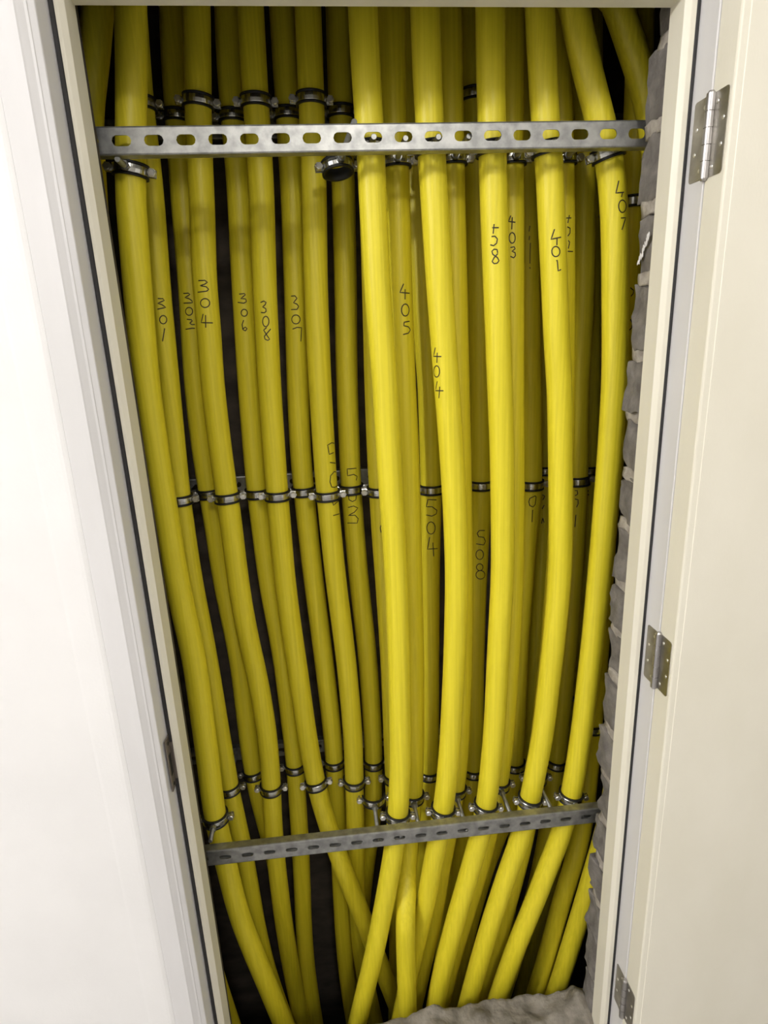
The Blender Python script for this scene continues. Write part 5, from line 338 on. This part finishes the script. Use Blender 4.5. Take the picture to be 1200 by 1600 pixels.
 'R9': [[[0.443,0.3143,1.2288,-0.53,-0.85,-0.01],[0.4474,0.3121,1.2291,-0.35,-0.94,-0.01],[0.4479,0.3119,1.2249,-0.34,-0.94,-0.01],[0.4485,0.3118,1.2208,-0.32,-0.95,-0.01],[0.4461,0.3127,1.219,-0.42,-0.91,-0.01],[0.4438,0.3139,1.2172,-0.51,-0.86,-0.01]],[[0.4439,0.314,1.2089,-0.51,-0.86,-0.01],[0.4468,0.3125,1.2082,-0.4,-0.92,-0.01],[0.4499,0.3114,1.2075,-0.27,-0.96,-0.0],[0.4501,0.3114,1.2025,-0.26,-0.96,-0.0],[0.4504,0.3113,1.1974,-0.26,-0.97,-0.0],[0.4491,0.3117,1.1936,-0.31,-0.95,-0.0],[0.4478,0.3122,1.1898,-0.37,-0.93,-0.0]],[[0.4472,0.3125,1.1704,-0.4,-0.92,-0.0],[0.4471,0.3126,1.1646,-0.41,-0.91,-0.0],[0.4469,0.3127,1.1588,-0.42,-0.91,-0.0],[0.4467,0.3128,1.153,-0.42,-0.91,-0.0],[0.4466,0.3129,1.1471,-0.43,-0.9,-0.0],[0.4464,0.313,1.1413,-0.44,-0.9,-0.0]]],
 'Q9': [[[0.5031,0.3906,1.2075,-0.61,-0.79,-0.01],[0.5081,0.3876,1.2062,-0.41,-0.91,-0.01],[0.5061,0.3886,1.2025,-0.49,-0.87,-0.01],[0.5042,0.3899,1.1988,-0.57,-0.82,-0.01],[0.5067,0.3883,1.1973,-0.47,-0.88,-0.0],[0.5094,0.3871,1.1957,-0.36,-0.93,-0.0]]],
 'R8_print': [[[0.3181,0.3106,1.7924,-0.071,-0.9975,-0.0037],[0.3167,0.3108,1.7829,-0.1494,-0.9888,-0.0077]],[[0.3178,0.3107,1.7733,-0.1232,-0.9924,-0.0063],[0.3172,0.3108,1.7669,-0.1636,-0.9865,-0.0084]],[[0.32,0.3106,1.7603,-0.0643,-0.9979,-0.0033],[0.3198,0.3106,1.7426,-0.1086,-0.9941,-0.0056],[0.3202,0.3107,1.7222,-0.1338,-0.991,-0.0069]],[[0.3199,0.3108,1.714,-0.1621,-0.9867,-0.0084],[0.321,0.3107,1.7123,-0.1214,-0.9926,-0.0063]]],
}
REAR_Z = (2.0245, 1.2524, 0.4768)

# ------------------------------------------------------------------ the setting
W2, H = 0.415, 2.03
HALL_Y, HALL_X, HALL_L, HALL_Z = -2.7, 2.2, 4.4, 3.05

bm = bmesh.new()
add_box(bm, -HALL_L, HALL_X, HALL_Y, -0.05, -0.10, 0.0)
struct(obj('floor', bm, M['floor']))
bm = bmesh.new()
add_box(bm, -HALL_L, HALL_X, HALL_Y, -0.085, HALL_Z, HALL_Z + 0.1)
struct(obj('ceiling', bm, M['plaster']))
bm = bmesh.new()
add_box(bm, -HALL_L, HALL_X, HALL_Y - 0.1, HALL_Y, -0.1, HALL_Z + 0.1)
struct(obj('wall_behind', bm, M['grey_wall']))
bm = bmesh.new()
add_box(bm, -HALL_L - 0.1, -HALL_L, HALL_Y - 0.1, 0.0, -0.1, HALL_Z + 0.1)
struct(obj('wall_left', bm, M['plaster']))
bm = bmesh.new()
add_box(bm, HALL_X, HALL_X + 0.1, HALL_Y - 0.1, 0.0, -0.1, HALL_Z + 0.1)
struct(obj('wall_right', bm, M['plaster']))

# wall round the opening; the plaster swells into a corner bead beside the frame
def wall_front():
    bm = bmesh.new()
    prof = [(-0.4965, -0.0), (-0.4965, -0.0830), (-0.4995, -0.0838), (-0.5035, -0.0846), (-0.509, -0.0848), (-0.541, -0.0842), (-0.546, -0.0838), (-HALL_L, -0.0838), (-HALL_L, 0.0)]
    A = [bm.verts.new((x, y, -0.05)) for x, y in prof]
    B = [bm.verts.new((x, y, HALL_Z + 0.05)) for x, y in prof]
    n = len(prof)
    for i in range(n):
        f = bm.faces.new((A[i], A[(i + 1) % n], B[(i + 1) % n], B[i]))
    bm.faces.new(A)
    bm.faces.new(B)
    add_box(bm, 0.5, HALL_X, -0.085, 0.0, -0.05, HALL_Z + 0.05)
    add_box(bm, -0.4965, 0.5, -0.085, 0.0, H + 0.0815, HALL_Z + 0.05)
    return bm
struct(obj('wall_front', wall_front(), M['plaster']))

# masonry of the shaft behind the frame
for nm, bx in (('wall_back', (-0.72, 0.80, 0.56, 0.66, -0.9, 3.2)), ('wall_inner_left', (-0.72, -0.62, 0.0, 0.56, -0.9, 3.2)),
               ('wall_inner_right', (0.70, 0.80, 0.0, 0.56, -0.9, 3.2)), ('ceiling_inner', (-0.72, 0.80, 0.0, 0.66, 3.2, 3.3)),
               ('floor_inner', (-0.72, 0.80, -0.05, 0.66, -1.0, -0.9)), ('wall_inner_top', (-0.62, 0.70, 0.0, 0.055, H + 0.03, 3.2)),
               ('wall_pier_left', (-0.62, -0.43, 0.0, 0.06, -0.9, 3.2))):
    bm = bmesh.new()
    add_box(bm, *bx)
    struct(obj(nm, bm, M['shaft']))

def rough(bm, amp, scale, seed, keep=None):
    for v in bm.verts:
        if keep and keep(v.co):
            continue
        q = v.co * scale + Vector((seed, seed * 2.3, seed * 0.7))
        v.co += Vector((noise.noise(q), noise.noise(q + Vector((31, 0, 0))), noise.noise(q + Vector((0, 47, 0))))) * amp

# broken block pier right of the opening
def pier():
    joints = [2.35, 2.23, 2.115, 2.000, 1.887, 1.772, 1.663, 1.541, 1.437, 1.332, 1.235, 1.113, 1.013, 0.911, 0.789, 0.677, 0.56, 0.45, 0.34, 0.23, 0.115, 0.0]
    bm = bmesh.new()
    rnd = random.Random(7)
    for k, (zt, zb) in enumerate(zip(joints[:-1], joints[1:])):
        b = bmesh.new()
        dx = rnd.uniform(-0.004, 0.004)
        if zb < 0.0 + 0.35:
            dx -= 0.003
        dy = rnd.uniform(-0.005, 0.006)
        if zb > 1.98:
            dx, dy = 0.003, -0.018
        add_box(b, 0.4215 + dx, 0.70, 0.001, 0.062 + dy, zb + 0.0095, zt - 0.0085, 0.003)
        bmesh.ops.subdivide_edges(b, edges=b.edges[:], cuts=5, use_grid_fill=True)
        rough(b, 0.008, 20, k * 1.7, lambda c: c.y < 0.004)
        rough(b, 0.005, 60, k * 2.9, lambda c: c.y < 0.004)
        t = bpy.data.meshes.new('t')
        b.to_mesh(t)
        b.free()
        bm.from_mesh(t)
        bpy.data.meshes.remove(t)
        # mortar bed
        b = bmesh.new()
        mo = rnd.uniform(-0.0015, 0.0015)
        add_box(b, 0.4225 + mo + (0.002 if zb > 1.98 else 0), 0.70, 0.002, 0.058 + dy - rnd.uniform(0, 0.006), zb - 0.0105, zb + 0.0115)
        bmesh.ops.subdivide_edges(b, edges=b.edges[:], cuts=4, use_grid_fill=True)
        rough(b, 0.006, 45, k * 4.1 + 9, lambda c: c.y < 0.004)
        for f in b.faces:
            f.material_index = 1
        t = bpy.data.meshes.new('t')
        b.to_mesh(t)
        b.free()
        bm.from_mesh(t)
        bpy.data.meshes.remove(t)
    return bm
pr = obj('wall_pier_right', pier(), [M['brick'], M['mortar']], smooth=True)
struct(pr, 'rough grey block pier behind the right door jamb')
bm = bmesh.new()
rnd = random.Random(3)
for k in range(38):
    z = 1.690 + rnd.random() * 0.042
    y = 0.046 - (z - 1.69) * 0.7 + rnd.uniform(-0.004, 0.004)
    r = rnd.uniform(0.0012, 0.0036)
    bmesh.ops.create_icosphere(bm, subdivisions=1, radius=r, matrix=Matrix.Translation((0.4180, y, z)) @ Matrix.Diagonal((0.35, 0.7, 1.5, 1)))
o = obj('plaster_smear', bm, M['chalk'], pr, True)
o['label'] = 'white plaster smear'

# hacked-off concrete edge of the floor in front of the pipes
def ledge():
    bm = bmesh.new()
    nx, ny = 150, 26
    G = []
    for i in range(nx + 1):
        row = []
        for j in range(ny + 1):
            x = -0.47 + 0.95 * i / nx
            s = j / ny
            if s < 0.72:
                y = -0.06 + (0.135) * (s / 0.72)
                z = 0.012
            else:
                y = 0.075 + 0.02 * (s - 0.72) / 0.28
                z = 0.012 - 0.35 * ((s - 0.72) / 0.28)
            q = Vector((x, y, z))
            h = noise.noise(q * 14) * 0.012 + noise.noise(q * 38 + Vector((5, 1, 0))) * 0.010 + noise.noise(q * 90) * 0.004
            k = noise.noise(Vector((x * 16, 3, 0))) * 0.014 + noise.noise(Vector((x * 50, 8, 0))) * 0.006
            fade = min(1.0, max(0.0, (y + 0.055) / 0.03))
            bump = 0.030 * math.exp(-((x - 0.395) / 0.03) ** 2) * math.exp(-((y - 0.03) / 0.03) ** 2)
            left = -0.03 * min(1.0, max(0.0, (0.03 - x) / 0.12))
            row.append(bm.verts.new((x, y + k * max(0.0, (s - 0.3)), z + (h + bump + left) * fade)))
        G.append(row)
    for i in range(nx):
        for j in range(ny):
            bm.faces.new((G[i][j], G[i + 1][j], G[i + 1][j + 1], G[i][j + 1]))
    return bm
o = obj('trim_2', ledge(), M['concrete'], smooth=True)
struct(o, 'hacked grey concrete floor edge at the foot of the pipes')

# door frame: one moulded profile mitred round three sides
PL = [(-.415, .0), (-.4175, -.034), (-.4245, -.040), (-.4295, -.040), (-.4295, -.034), (-.4365, -.034), (-.4410, -.0690), (-.4418, -.0705), (-.449, -.0738), (-.4500, -.0748), (-.4530, -.0758), (-.4610, -.0800), (-.4630, -.0812), (-.4965, -.0830), (-.4965, -.0)]
PR = [(.415, .0), (.4175, -.034), (.4250, -.040), (.4330, -.040), (.4330, -.034), (.4390, -.034), (.4390, -.0835), (.4398, -.0845), (.452, -.0845), (.4535, -.0846), (.4565, -.0847), (.4645, -.0848), (.466, -.0849), (.50, -.085), (.50, -.0)]
def sweep_frame(pl, pr_):
    bm = bmesh.new()
    rows = []
    for (xl, y), (xr, y2) in zip(pl, pr_):
        rows.append([bm.verts.new((xl, y, 0.0)), bm.verts.new((xl, y, H - W2 - xl)), bm.verts.new((xr, y2, H + xr - W2)), bm.verts.new((xr, y2, 0.0))])
    n = len(rows)
    for i in range(n):
        a, b = rows[i], rows[(i + 1) % n]
        for k in range(3):
            f = bm.faces.new((a[k], a[k + 1], b[k + 1], b[k]))
            if 4 <= i <= 13:
                f.material_index = 1
    bm.faces.new([r[0] for r in rows])
    bm.faces.new([r[3] for r in rows])
    return bm
fr = obj('trim_1', sweep_frame(PL, PR), [M['cream'], M['white_frame']])
struct(fr, 'cream and white moulded door frame round the pipe cupboard')
bv = fr.modifiers.new('bevel', 'BEVEL')
bv.width = 0.0012
bv.segments = 2
bv.limit_method = 'ANGLE'
seal_l = [(-.4297, -.0335), (-.4297, -.0385), (-.431, -.0398), (-.4352, -.0398), (-.4364, -.0385), (-.4364, -.0335)]
seal_r = [(.4332, -.0335), (.4332, -.0385), (.4345, -.0398), (.4377, -.0398), (.4389, -.0385), (.4389, -.0335)]
so = obj('rubber_seal', sweep_frame(seal_l, seal_r), M['seal'], fr)
so['label'] = 'black rubber door seal'

# strike plate of the lock, left jamb
bm = bmesh.new()
add_box(bm, -0.4372, -0.4345, -0.0605, -0.0335, 0.822, 0.926, 0.0008)
add_box(bm, -0.4352, -0.4295, -0.0415, -0.0335, 0.835, 0.912, 0.0008)
sp = obj('strike_plate', bm, M['bronze'], fr)
bm = bmesh.new()
add_box(bm, -0.4348, -0.4341, -0.056, -0.045, 0.852, 0.895)
for z in (0.832, 0.916):
    add_cyl(bm, (-0.4350, -0.050, z), (-0.4338, -0.050, z), 0.0032, 12)
obj('latch_hole', bm, M['dark'], sp)

# the door, swung right back against the wall, and its three hinges
def door_leaf():
    bm = bmesh.new()
    prof = [(.4412, -.0858), (.4415, -.1270), (.4425, -.1292), (.4445, -.1300), (.4530, -.1303), (.4540, -.1312), (1.285, -.1312), (1.29, -.128), (1.29, -.0858)]
    A = [bm.verts.new((x, y, 0.008)) for x, y in prof]
    B = [bm.verts.new((x, y, 2.043)) for x, y in prof]
    n = len(prof)
    for i in range(n):
        f = bm.faces.new((A[i], A[(i + 1) % n], B[(i + 1) % n], B[i]))
        f.material_index = 0
    bm.faces.new(A)
    bm.faces.new(B)
    return bm
door = obj('door_1', door_leaf(), [M['door'], M['white_frame']])
struct(door, 'cream flush door swung open flat against the wall on the right')

def round_plate(x, y0, y1, z0, z1, r, t, outer):
    """leaf plate in the YZ plane with two rounded outer corners"""
    bm = bmesh.new()
    pts = []
    if outer < 0:     # rounded at y1 (deep) side
        pts += [(y0, z0), (y0, z1)]
        for k in range(7):
            a = math.pi / 2 * (1 - k / 6)
            pts.append((y1 - r + r * math.cos(a), z1 - r + r * math.sin(a)))
        for k in range(7):
            a = -math.pi / 2 * k / 6
            pts.append((y1 - r + r * math.cos(a), z0 + r + r * math.sin(a)))
    else:
        pts += [(y1, z1), (y1, z0)]
        for k in range(7):
            a = -math.pi / 2 - math.pi / 2 * k / 6
            pts.append((y0 + r + r * math.cos(a), z0 + r + r * math.sin(a)))
        for k in range(7):
            a = math.pi - math.pi / 2 * k / 6
            pts.append((y0 + r + r * math.cos(a), z1 - r + r * math.sin(a)))
    A = [bm.verts.new((x, y, z)) for y, z in pts]
    B = [bm.verts.new((x - t, y, z)) for y, z in pts]
    n = len(pts)
    for i in range(n):
        bm.faces.new((A[i], A[(i + 1) % n], B[(i + 1) % n], B[i]))
    bm.faces.new(A)
    bm.faces.new(B)
    return bm

def hinge(zc):
    h2 = 0.0525
    t = bpy.data.objects.new('hinge', None)
    C.objects.link(t)
    t.location = (0.4405, -0.0875, zc)
    t.parent = door
    t['label'] = 'steel butt hinge'
    kx, ky = -0.0035, -0.0005
    obj('hinge_leaf', round_plate(-0.0012, ky, 0.0385, -h2, h2, 0.005, 0.0014, -1), M['hinge'], t)
    obj('hinge_leaf', round_plate(0.0011, -0.0355, ky, -h2, h2, 0.005, 0.0014, 1), M['hinge'], t)
    bm = bmesh.new()
    zs = [-h2 - 0.001, -0.031, -0.0105, 0.0105, 0.031, h2 + 0.001]
    for i in range(5):
        add_cyl(bm, (kx, ky, zs[i] + 0.0006), (kx, ky, zs[i + 1] - 0.0006), 0.0062, 24)
    add_cyl(bm, (kx, ky, zs[0]), (kx, ky, zs[5]), 0.0050, 24)
    for s in (-1, 1):
        add_cyl(bm, (kx, ky, s * (h2 + 0.001)), (kx, ky, s * (h2 + 0.0035)), 0.005, 20, 0.0035)
    obj('hinge_knuckle', bm, M['knuckle'], t)
    sp = [(0.013, 0.040), (0.029, 0.016), (0.029, -0.016), (0.013, -0.040)]
    for y, z in sp:
        bm = bmesh.new()
        bmesh.ops.create_uvsphere(bm, u_segments=14, v_segments=8, radius=0.0031, matrix=Matrix.Translation((-0.0024, y, z)) @ Matrix.Diagonal((0.5, 1, 1, 1)))
        obj('hinge_screw', bm, M['screw'], t, True)
        bm = bmesh.new()
        bmesh.ops.create_uvsphere(bm, u_segments=14, v_segments=8, radius=0.0031, matrix=Matrix.Translation((-0.0001, -y + 0.001, z)) @ Matrix.Diagonal((0.5, 1, 1, 1)))
        obj('hinge_screw', bm, M['screw'], t, True)
for zc in (1.841, 1.018, 0.198):
    hinge(zc)

# ------------------------------------------------------------------ slotted rails
def rail_bm(x0, x1, zc, sx, pitch, slot_w, slot_h, yf, h=0.041, d=0.020, th=0.0025, lip=0.004):
    bm = bmesh.new()
    z0, z1 = zc - h / 2, zc + h / 2
    cells = []
    k0 = math.ceil((x0 + pitch / 2 - sx) / pitch)
    x = sx + k0 * pitch - pitch / 2
    xa = x
    b = 0.0028
    while x + pitch <= x1 + 1e-6:
        cells.append(x + pitch / 2)
        x += pitch
    xb = x
    # slotted web
    for cx in cells:
        outer = []
        for i in range(6):
            outer.append((cx - pitch / 2 + pitch * i / 6, z1 - b))
        for i in range(4):
            outer.append((cx + pitch / 2, z1 - b - (h - 2 * b) * i / 4))
        for i in range(6):
            outer.append((cx + pitch / 2 - pitch * i / 6, z0 + b))
        for i in range(4):
            outer.append((cx - pitch / 2, z0 + b + (h - 2 * b) * i / 4))
        inner = []
        r = slot_h / 2
        L = slot_w / 2 - r
        for (ox, oz) in outer:
            dx, dz = ox - cx, oz - zc
            # nearest stadium point along the direction
            s = 1.0
            lo_, hi_ = 0.0, 1.0
            for _ in range(30):
                m_ = (lo_ + hi_) / 2
                px, pz = dx * m_, dz * m_
                qx = max(abs(px) - L, 0)
                if math.hypot(qx, pz) < r:
                    lo_ = m_
                else:
                    hi_ = m_
            inner.append((cx + dx * lo_, zc + dz * lo_))
        n = len(outer)
        Of = [bm.verts.new((a, yf, c)) for a, c in outer]
        If = [bm.verts.new((a, yf, c)) for a, c in inner]
        Ib = [bm.verts.new((a, yf + th, c)) for a, c in inner]
        Ob = [bm.verts.new((a, yf + th, c)) for a, c in outer]
        for i in range(n):
            j = (i + 1) % n
            bm.faces.new((Of[i], Of[j], If[j], If[i]))
            bm.faces.new((If[i], If[j], Ib[j], Ib[i]))
            bm.faces.new((Ib[i], Ib[j], Ob[j], Ob[i]))
    bmesh.ops.remove_doubles(bm, verts=bm.verts[:], dist=1e-5)
    # plain ends, rounded corners, flanges and lips, as a swept outline
    def strip(prof, xs, xe):
        A = [bm.verts.new((xs, y, z)) for y, z in prof]
        B = [bm.verts.new((xe, y, z)) for y, z in prof]
        m = len(prof)
        for i in range(m):
            bm.faces.new((A[i], A[(i + 1) % m], B[(i + 1) % m], B[i]))
        bm.faces.new(A)
        bm.faces.new(B)
    for s, zz in ((1, z1), (-1, z0)):
        pr = [(yf, zz - s * b), (yf + b * 0.3, zz - s * b * 0.3), (yf + b, zz), (yf + d, zz), (yf + d, zz - s * lip), (yf + d - th, zz - s * lip), (yf + d - th, zz - s * th), (yf + th + 0.001, zz - s * th), (yf + th, zz - s * b)]
        strip(pr, xa, xb)
    if xa > x0:
        strip([(yf, z0 + b), (yf, z1 - b), (yf + th, z1 - b), (yf + th, z0 + b)], x0, xa)
        for s, zz in ((1, z1), (-1, z0)):
            strip([(yf, zz - s * b), (yf + b, zz), (yf + d, zz), (yf + d, zz - s * th), (yf + th, zz - s * th)], x0, xa)
    return bm
r1 = obj('slotted_rail', rail_bm(-0.555, 0.60, 1.8965, -0.405, 0.0488, 0.0295, 0.0152, 0.095, th=0.0018), M['zinc'])
tag(r1, 'grey galvanised slotted rail across the top of the opening, in front of the pipes', 'rail')
r1.rotation_euler = (0, 0, 0)
r2 = obj('slotted_rail', rail_bm(-0.52, 0.60, 0.5115, -0.401, 0.0480, 0.026, 0.0100, 0.095, lip=0.012), M['zinc'])
tag(r2, 'grey galvanised slotted rail across the bottom of the opening, in front of the pipes', 'rail')
for z, lb in ((REAR_Z[0], 'dim slotted rail behind the pipes near the top of the cupboard'), (REAR_Z[1], 'dim slotted rail behind the pipes at middle height'), (REAR_Z[2], 'dim slotted rail behind the pipes near the bottom of the cupboard')):
    o = obj('slotted_rail', rail_bm(-0.60, 0.66, z, -0.40, 0.0485, 0.0275, 0.0135, 0.485), M['zinc'])
    tag(o, lb, 'rail', 'rear rails')

# ------------------------------------------------------------------ pipes
PR_ = 0.0245
LABEL = {
 'L0': 'dim yellow pipe slanting behind the left door jamb at top left corner',
 'F1': 'leftmost front yellow pipe, unmarked, running beside the left door jamb',
 'R1': 'yellow pipe handwritten 301, right beside the leftmost front pipe',
 'Q1': 'yellow pipe handwritten 303, half hidden behind the one marked 304',
 'R2': 'yellow pipe handwritten 304, with a bend low down',
 'Q2': 'yellow pipe handwritten 306, half hidden behind the one marked 308',
 'R3': 'yellow pipe handwritten 308, slanting right below the bottom rail',
 'Q3': 'yellow pipe handwritten 307, half hidden on its right side',
 'R4': 'yellow pipe handwritten 5-05 along its right edge near its middle clamp',
 'Q4': 'yellow pipe handwritten 503, dark gap on its right',
 'R5': 'yellow pipe mostly hidden behind the bright unmarked front pipe, left edge showing',
 'F2': 'bright unmarked yellow front pipe, just right of the empty clamp rings',
 'S2': 'yellow pipe handwritten 405, behind and right of the bright unmarked front pipe',
 'F3': 'bright yellow front pipe handwritten 404',
 'R6': 'narrow showing yellow pipe handwritten 504, left of the one marked 404',
 'S3': 'unmarked shaded yellow pipe tucked behind the right side of the one marked 404',
 'F4': 'bright yellow front pipe handwritten 408',
 'R7': 'shaded yellow pipe handwritten 508 below its middle clamp',
 'S4': 'yellow pipe handwritten 403, tucked behind the right side of the one marked 408',
 'R8': 'shaded yellow pipe handwritten 501, left of the front pipe marked 401',
 'Q8': 'very dark yellow pipe in the gap left of the front pipe marked 401',
 'F5': 'bright yellow front pipe handwritten 401',
 'S5': 'yellow pipe handwritten 402, tucked behind the right side of the one marked 401',
 'R9': 'dim olive yellow pipe between the bright front pipes marked 401 and 407',
 'Q9': 'darkest yellow pipe deep in the gap left of the front pipe marked 407',
 'F6': 'bright yellow front pipe handwritten 407, bowing beside the block pier',
 'T1': 'yellow pipe showing between the one marked 407 and the grey block pier',
 'T0': 'yellow pipe slanting behind the grey block pier at top right corner',
}
SHORT = {'L0': 'the pipe behind the left jamb', 'F1': 'the leftmost front pipe', 'R5': 'the pipe hidden behind the bright unmarked one', 'F2': 'the bright unmarked front pipe',
 'S3': 'the unmarked pipe behind 404', 'Q8': 'the dark pipe left of 401', 'R9': 'the olive pipe between 401 and 407', 'Q9': 'the darkest pipe left of 407', 'T1': 'the pipe beside the block pier',
 'R1': 'pipe 301', 'Q1': 'pipe 303', 'R2': 'pipe 304', 'Q2': 'pipe 306', 'R3': 'pipe 308', 'Q3': 'pipe 307', 'R4': 'pipe 5-05', 'Q4': 'pipe 503', 'S2': 'pipe 405', 'F3': 'pipe 404', 'R6': 'pipe 504',
 'F4': 'pipe 408', 'R7': 'pipe 508', 'S4': 'pipe 403', 'R8': 'pipe 501', 'F5': 'pipe 401', 'S5': 'pipe 402', 'F6': 'pipe 407'}

def ink_bm(strokes, w):
    bm = bmesh.new()
    for s in strokes:
        P = [Vector(q[:3]) for q in s]
        Nn = [Vector(q[3:]) for q in s]
        prev = None
        for i in range(len(P)):
            t = (P[min(i + 1, len(P) - 1)] - P[max(i - 1, 0)])
            if t.length < 1e-6:
                continue
            t.normalize()
            side = Nn[i].cross(t)
            if side.length < 1e-6:
                continue
            side.normalize()
            c = P[i] + Nn[i] * 0.0005
            if i == 0:
                c -= t * w * 0.3
            if i == len(P) - 1:
                c += t * w * 0.3
            a = (bm.verts.new(c + side * w / 2 - Nn[i] * 0.0001), bm.verts.new(c + Nn[i] * 0.00015), bm.verts.new(c - side * w / 2 - Nn[i] * 0.0001))
            if prev:
                bm.faces.new((prev[0], prev[1], a[1], a[0]))
                bm.faces.new((prev[1], prev[2], a[2], a[1]))
            prev = a
    return bm

for key, pts in PIPES.items():
    pts = [Vector(q) for q in pts]
    base = pts[-1].copy()
    me = mesh_of(tube_bm([q for q in catmull(pts, 7)], PR_), 'conduit_pipe')
    o = link('conduit_pipe', me, M['pipe'], None, True)
    tag(o, LABEL[key], 'pipe', 'yellow pipes in the cupboard')
    if INK.get(key):
        groups = []
        for st in INK[key]:
            zs = [q[2] for q in st]
            lo_, hi_ = min(zs), max(zs)
            for g in groups:
                if lo_ < g[1] - 0.003 and hi_ > g[0] + 0.003:
                    g[0], g[1] = min(lo_, g[0]), max(hi_, g[1])
                    g[2].append(st)
                    break
            else:
                groups.append([lo_, hi_, [st]])
        for g in groups:
            n = obj('handwritten_digit', ink_bm(g[2], 0.0021), M['ink'], o)
            n['label'] = 'black marker digit'
    if INK.get(key + '_print'):
        n = obj('printed_text', ink_bm(INK[key + '_print'], 0.002), M['print'], o)
        n['label'] = 'faint grey print'

# ------------------------------------------------------------------ pipe clamps
RI = 0.0249
def liner_bm():
    h, r0, r1, r2 = 0.0108, RI, RI + 0.0022, RI + 0.0046
    return lathe_bm([(r0, -h), (r2, -h), (r2, -h + 0.0032), (r1, -h + 0.0036), (r1, h - 0.0036), (r2, h - 0.0032), (r2, h), (r0, h)])
def band_bm():
    h = 0.0066
    a, b = RI + 0.0024, RI + 0.0042
    bm = lathe_bm([(a, -h), (b - 0.0006, -h), (b, -h + 0.001), (b + 0.0005, 0), (b, h - 0.001), (b - 0.0006, h), (a, h)])
    for s in (-1, 1):     # two pairs of ears, bolted together
        x0, x1 = s * (RI + 0.0030), s * (RI + 0.0165)
        add_box(bm, min(x0, x1), max(x0, x1), -0.0044, -0.0018, -0.0066, 0.0066, 0.0008)
        add_box(bm, min(x0, x1), max(x0, x1), 0.0018, 0.0044, -0.0066, 0.0066, 0.0008)
    return bm
def half(f):
    bm = f()
    g = bm.verts[:] + bm.edges[:] + bm.faces[:]
    bmesh.ops.bisect_plane(bm, geom=g, plane_co=(0, 0, 0), plane_no=(0, 1, 0), clear_outer=True)
    bmesh.ops.holes_fill(bm, edges=bm.edges[:])
    return bm
def screw_bm(s):
    bm = bmesh.new()
    x = s * (RI + 0.0108)
    add_cyl(bm, (x, -0.0098, 0), (x, -0.0044, 0), 0.0072, 6)
    add_cyl(bm, (x, -0.0112, 0), (x, -0.0098, 0), 0.0046, 16, 0.0058)
    add_cyl(bm, (x, -0.0044, 0), (x, 0.0095, 0), 0.0030, 12)
    return bm
def nut_bm(sgn):
    bm = bmesh.new()
    add_cyl(bm, (0, sgn * (RI + 0.0040), 0), (0, sgn * (RI + 0.0130), 0), 0.0078, 6)
    return bm
def rod_bm(sgn, length):
    bm = bmesh.new()
    n = int(length / 0.0016)
    for i in range(n):
        y0 = RI + 0.010 + i * 0.0016
        add_cyl(bm, (0, sgn * y0, 0), (0, sgn * (y0 + 0.0016), 0), 0.0050, 10, 0.0042)
    return bm
CM = {}
def cmesh(kind, f, m, smooth=False):
    if kind not in CM:
        me = mesh_of(f(), kind[0])
        me.materials.append(m)
        if smooth:
            for p_ in me.polygons:
                p_.use_smooth = True
        CM[kind] = me
    return CM[kind]

WHERE = {'u': 'under the top rail', 't': 'above the top rail', 'm': 'at middle height', 'l': 'above the bottom rail', 'h': 'near the top of the block pier', 'b': 'near the bottom of the block pier'}
def child(name, me, par):
    o = bpy.data.objects.new(name, me)
    C.objects.link(o)
    o.parent = par
for key, (c, t) in CLAMPS.items():
    row, wh = key[0], key[-1]
    o = bpy.data.objects.new('pipe_clamp', None)
    C.objects.link(o)
    z = Vector(t).normalized()
    if z.z < 0:
        z = -z
    y = Vector((0, 1, 0))
    y = (y - z * y.dot(z)).normalized()
    x = y.cross(z)
    o.matrix_world = Matrix(((x.x, y.x, z.x, c[0]), (x.y, y.y, z.y, c[1]), (x.z, y.z, z.z, c[2]), (0, 0, 0, 1)))
    if key == 'E0u':
        o.rotation_euler = (math.radians(-14), math.radians(-4), math.radians(12))
    front = row in 'FSE'
    sgn = -1 if front else 1
    if row == 'F':
        ln = 0.036
    elif row in 'SE':
        ln = 0.108
    elif row == 'R':
        ln = 0.118
    elif row == 'Q':
        ln = 0.043
    else:
        ln = 0.2
    if key == 'E0l':      # only the front half of this ring is left
        child('rubber_liner', cmesh(('rubber_liner', 'half'), lambda: half(liner_bm), M['rubber']), o)
        child('clamp_band', cmesh(('clamp_band', 'half'), lambda: half(band_bm), M['steel']), o)
    else:
        child('rubber_liner', cmesh(('rubber_liner',), liner_bm, M['rubber'], True), o)
        child('clamp_band', cmesh(('clamp_band',), band_bm, M['steel']), o)
    for s in (-1, 1):
        child('clamp_screw', cmesh(('clamp_screw', s), lambda: screw_bm(s), M['screw']), o)
    child('clamp_nut', cmesh(('clamp_nut', sgn), lambda: nut_bm(sgn), M['zinc']), o)
    child('threaded_rod', cmesh(('threaded_rod', sgn, ln), lambda: rod_bm(sgn, ln), M['zinc']), o)
    if row == 'E':
        lb = 'empty steel clamp ring with black rubber lining, hanging under the top rail' if wh == 'u' else 'empty open half clamp on a rod standing above the bottom rail'
    else:
        lb = 'steel clamp round %s, %s' % (SHORT[key[:2]], WHERE[wh])
    tag(o, lb, 'pipe clamp', 'steel pipe clamps')
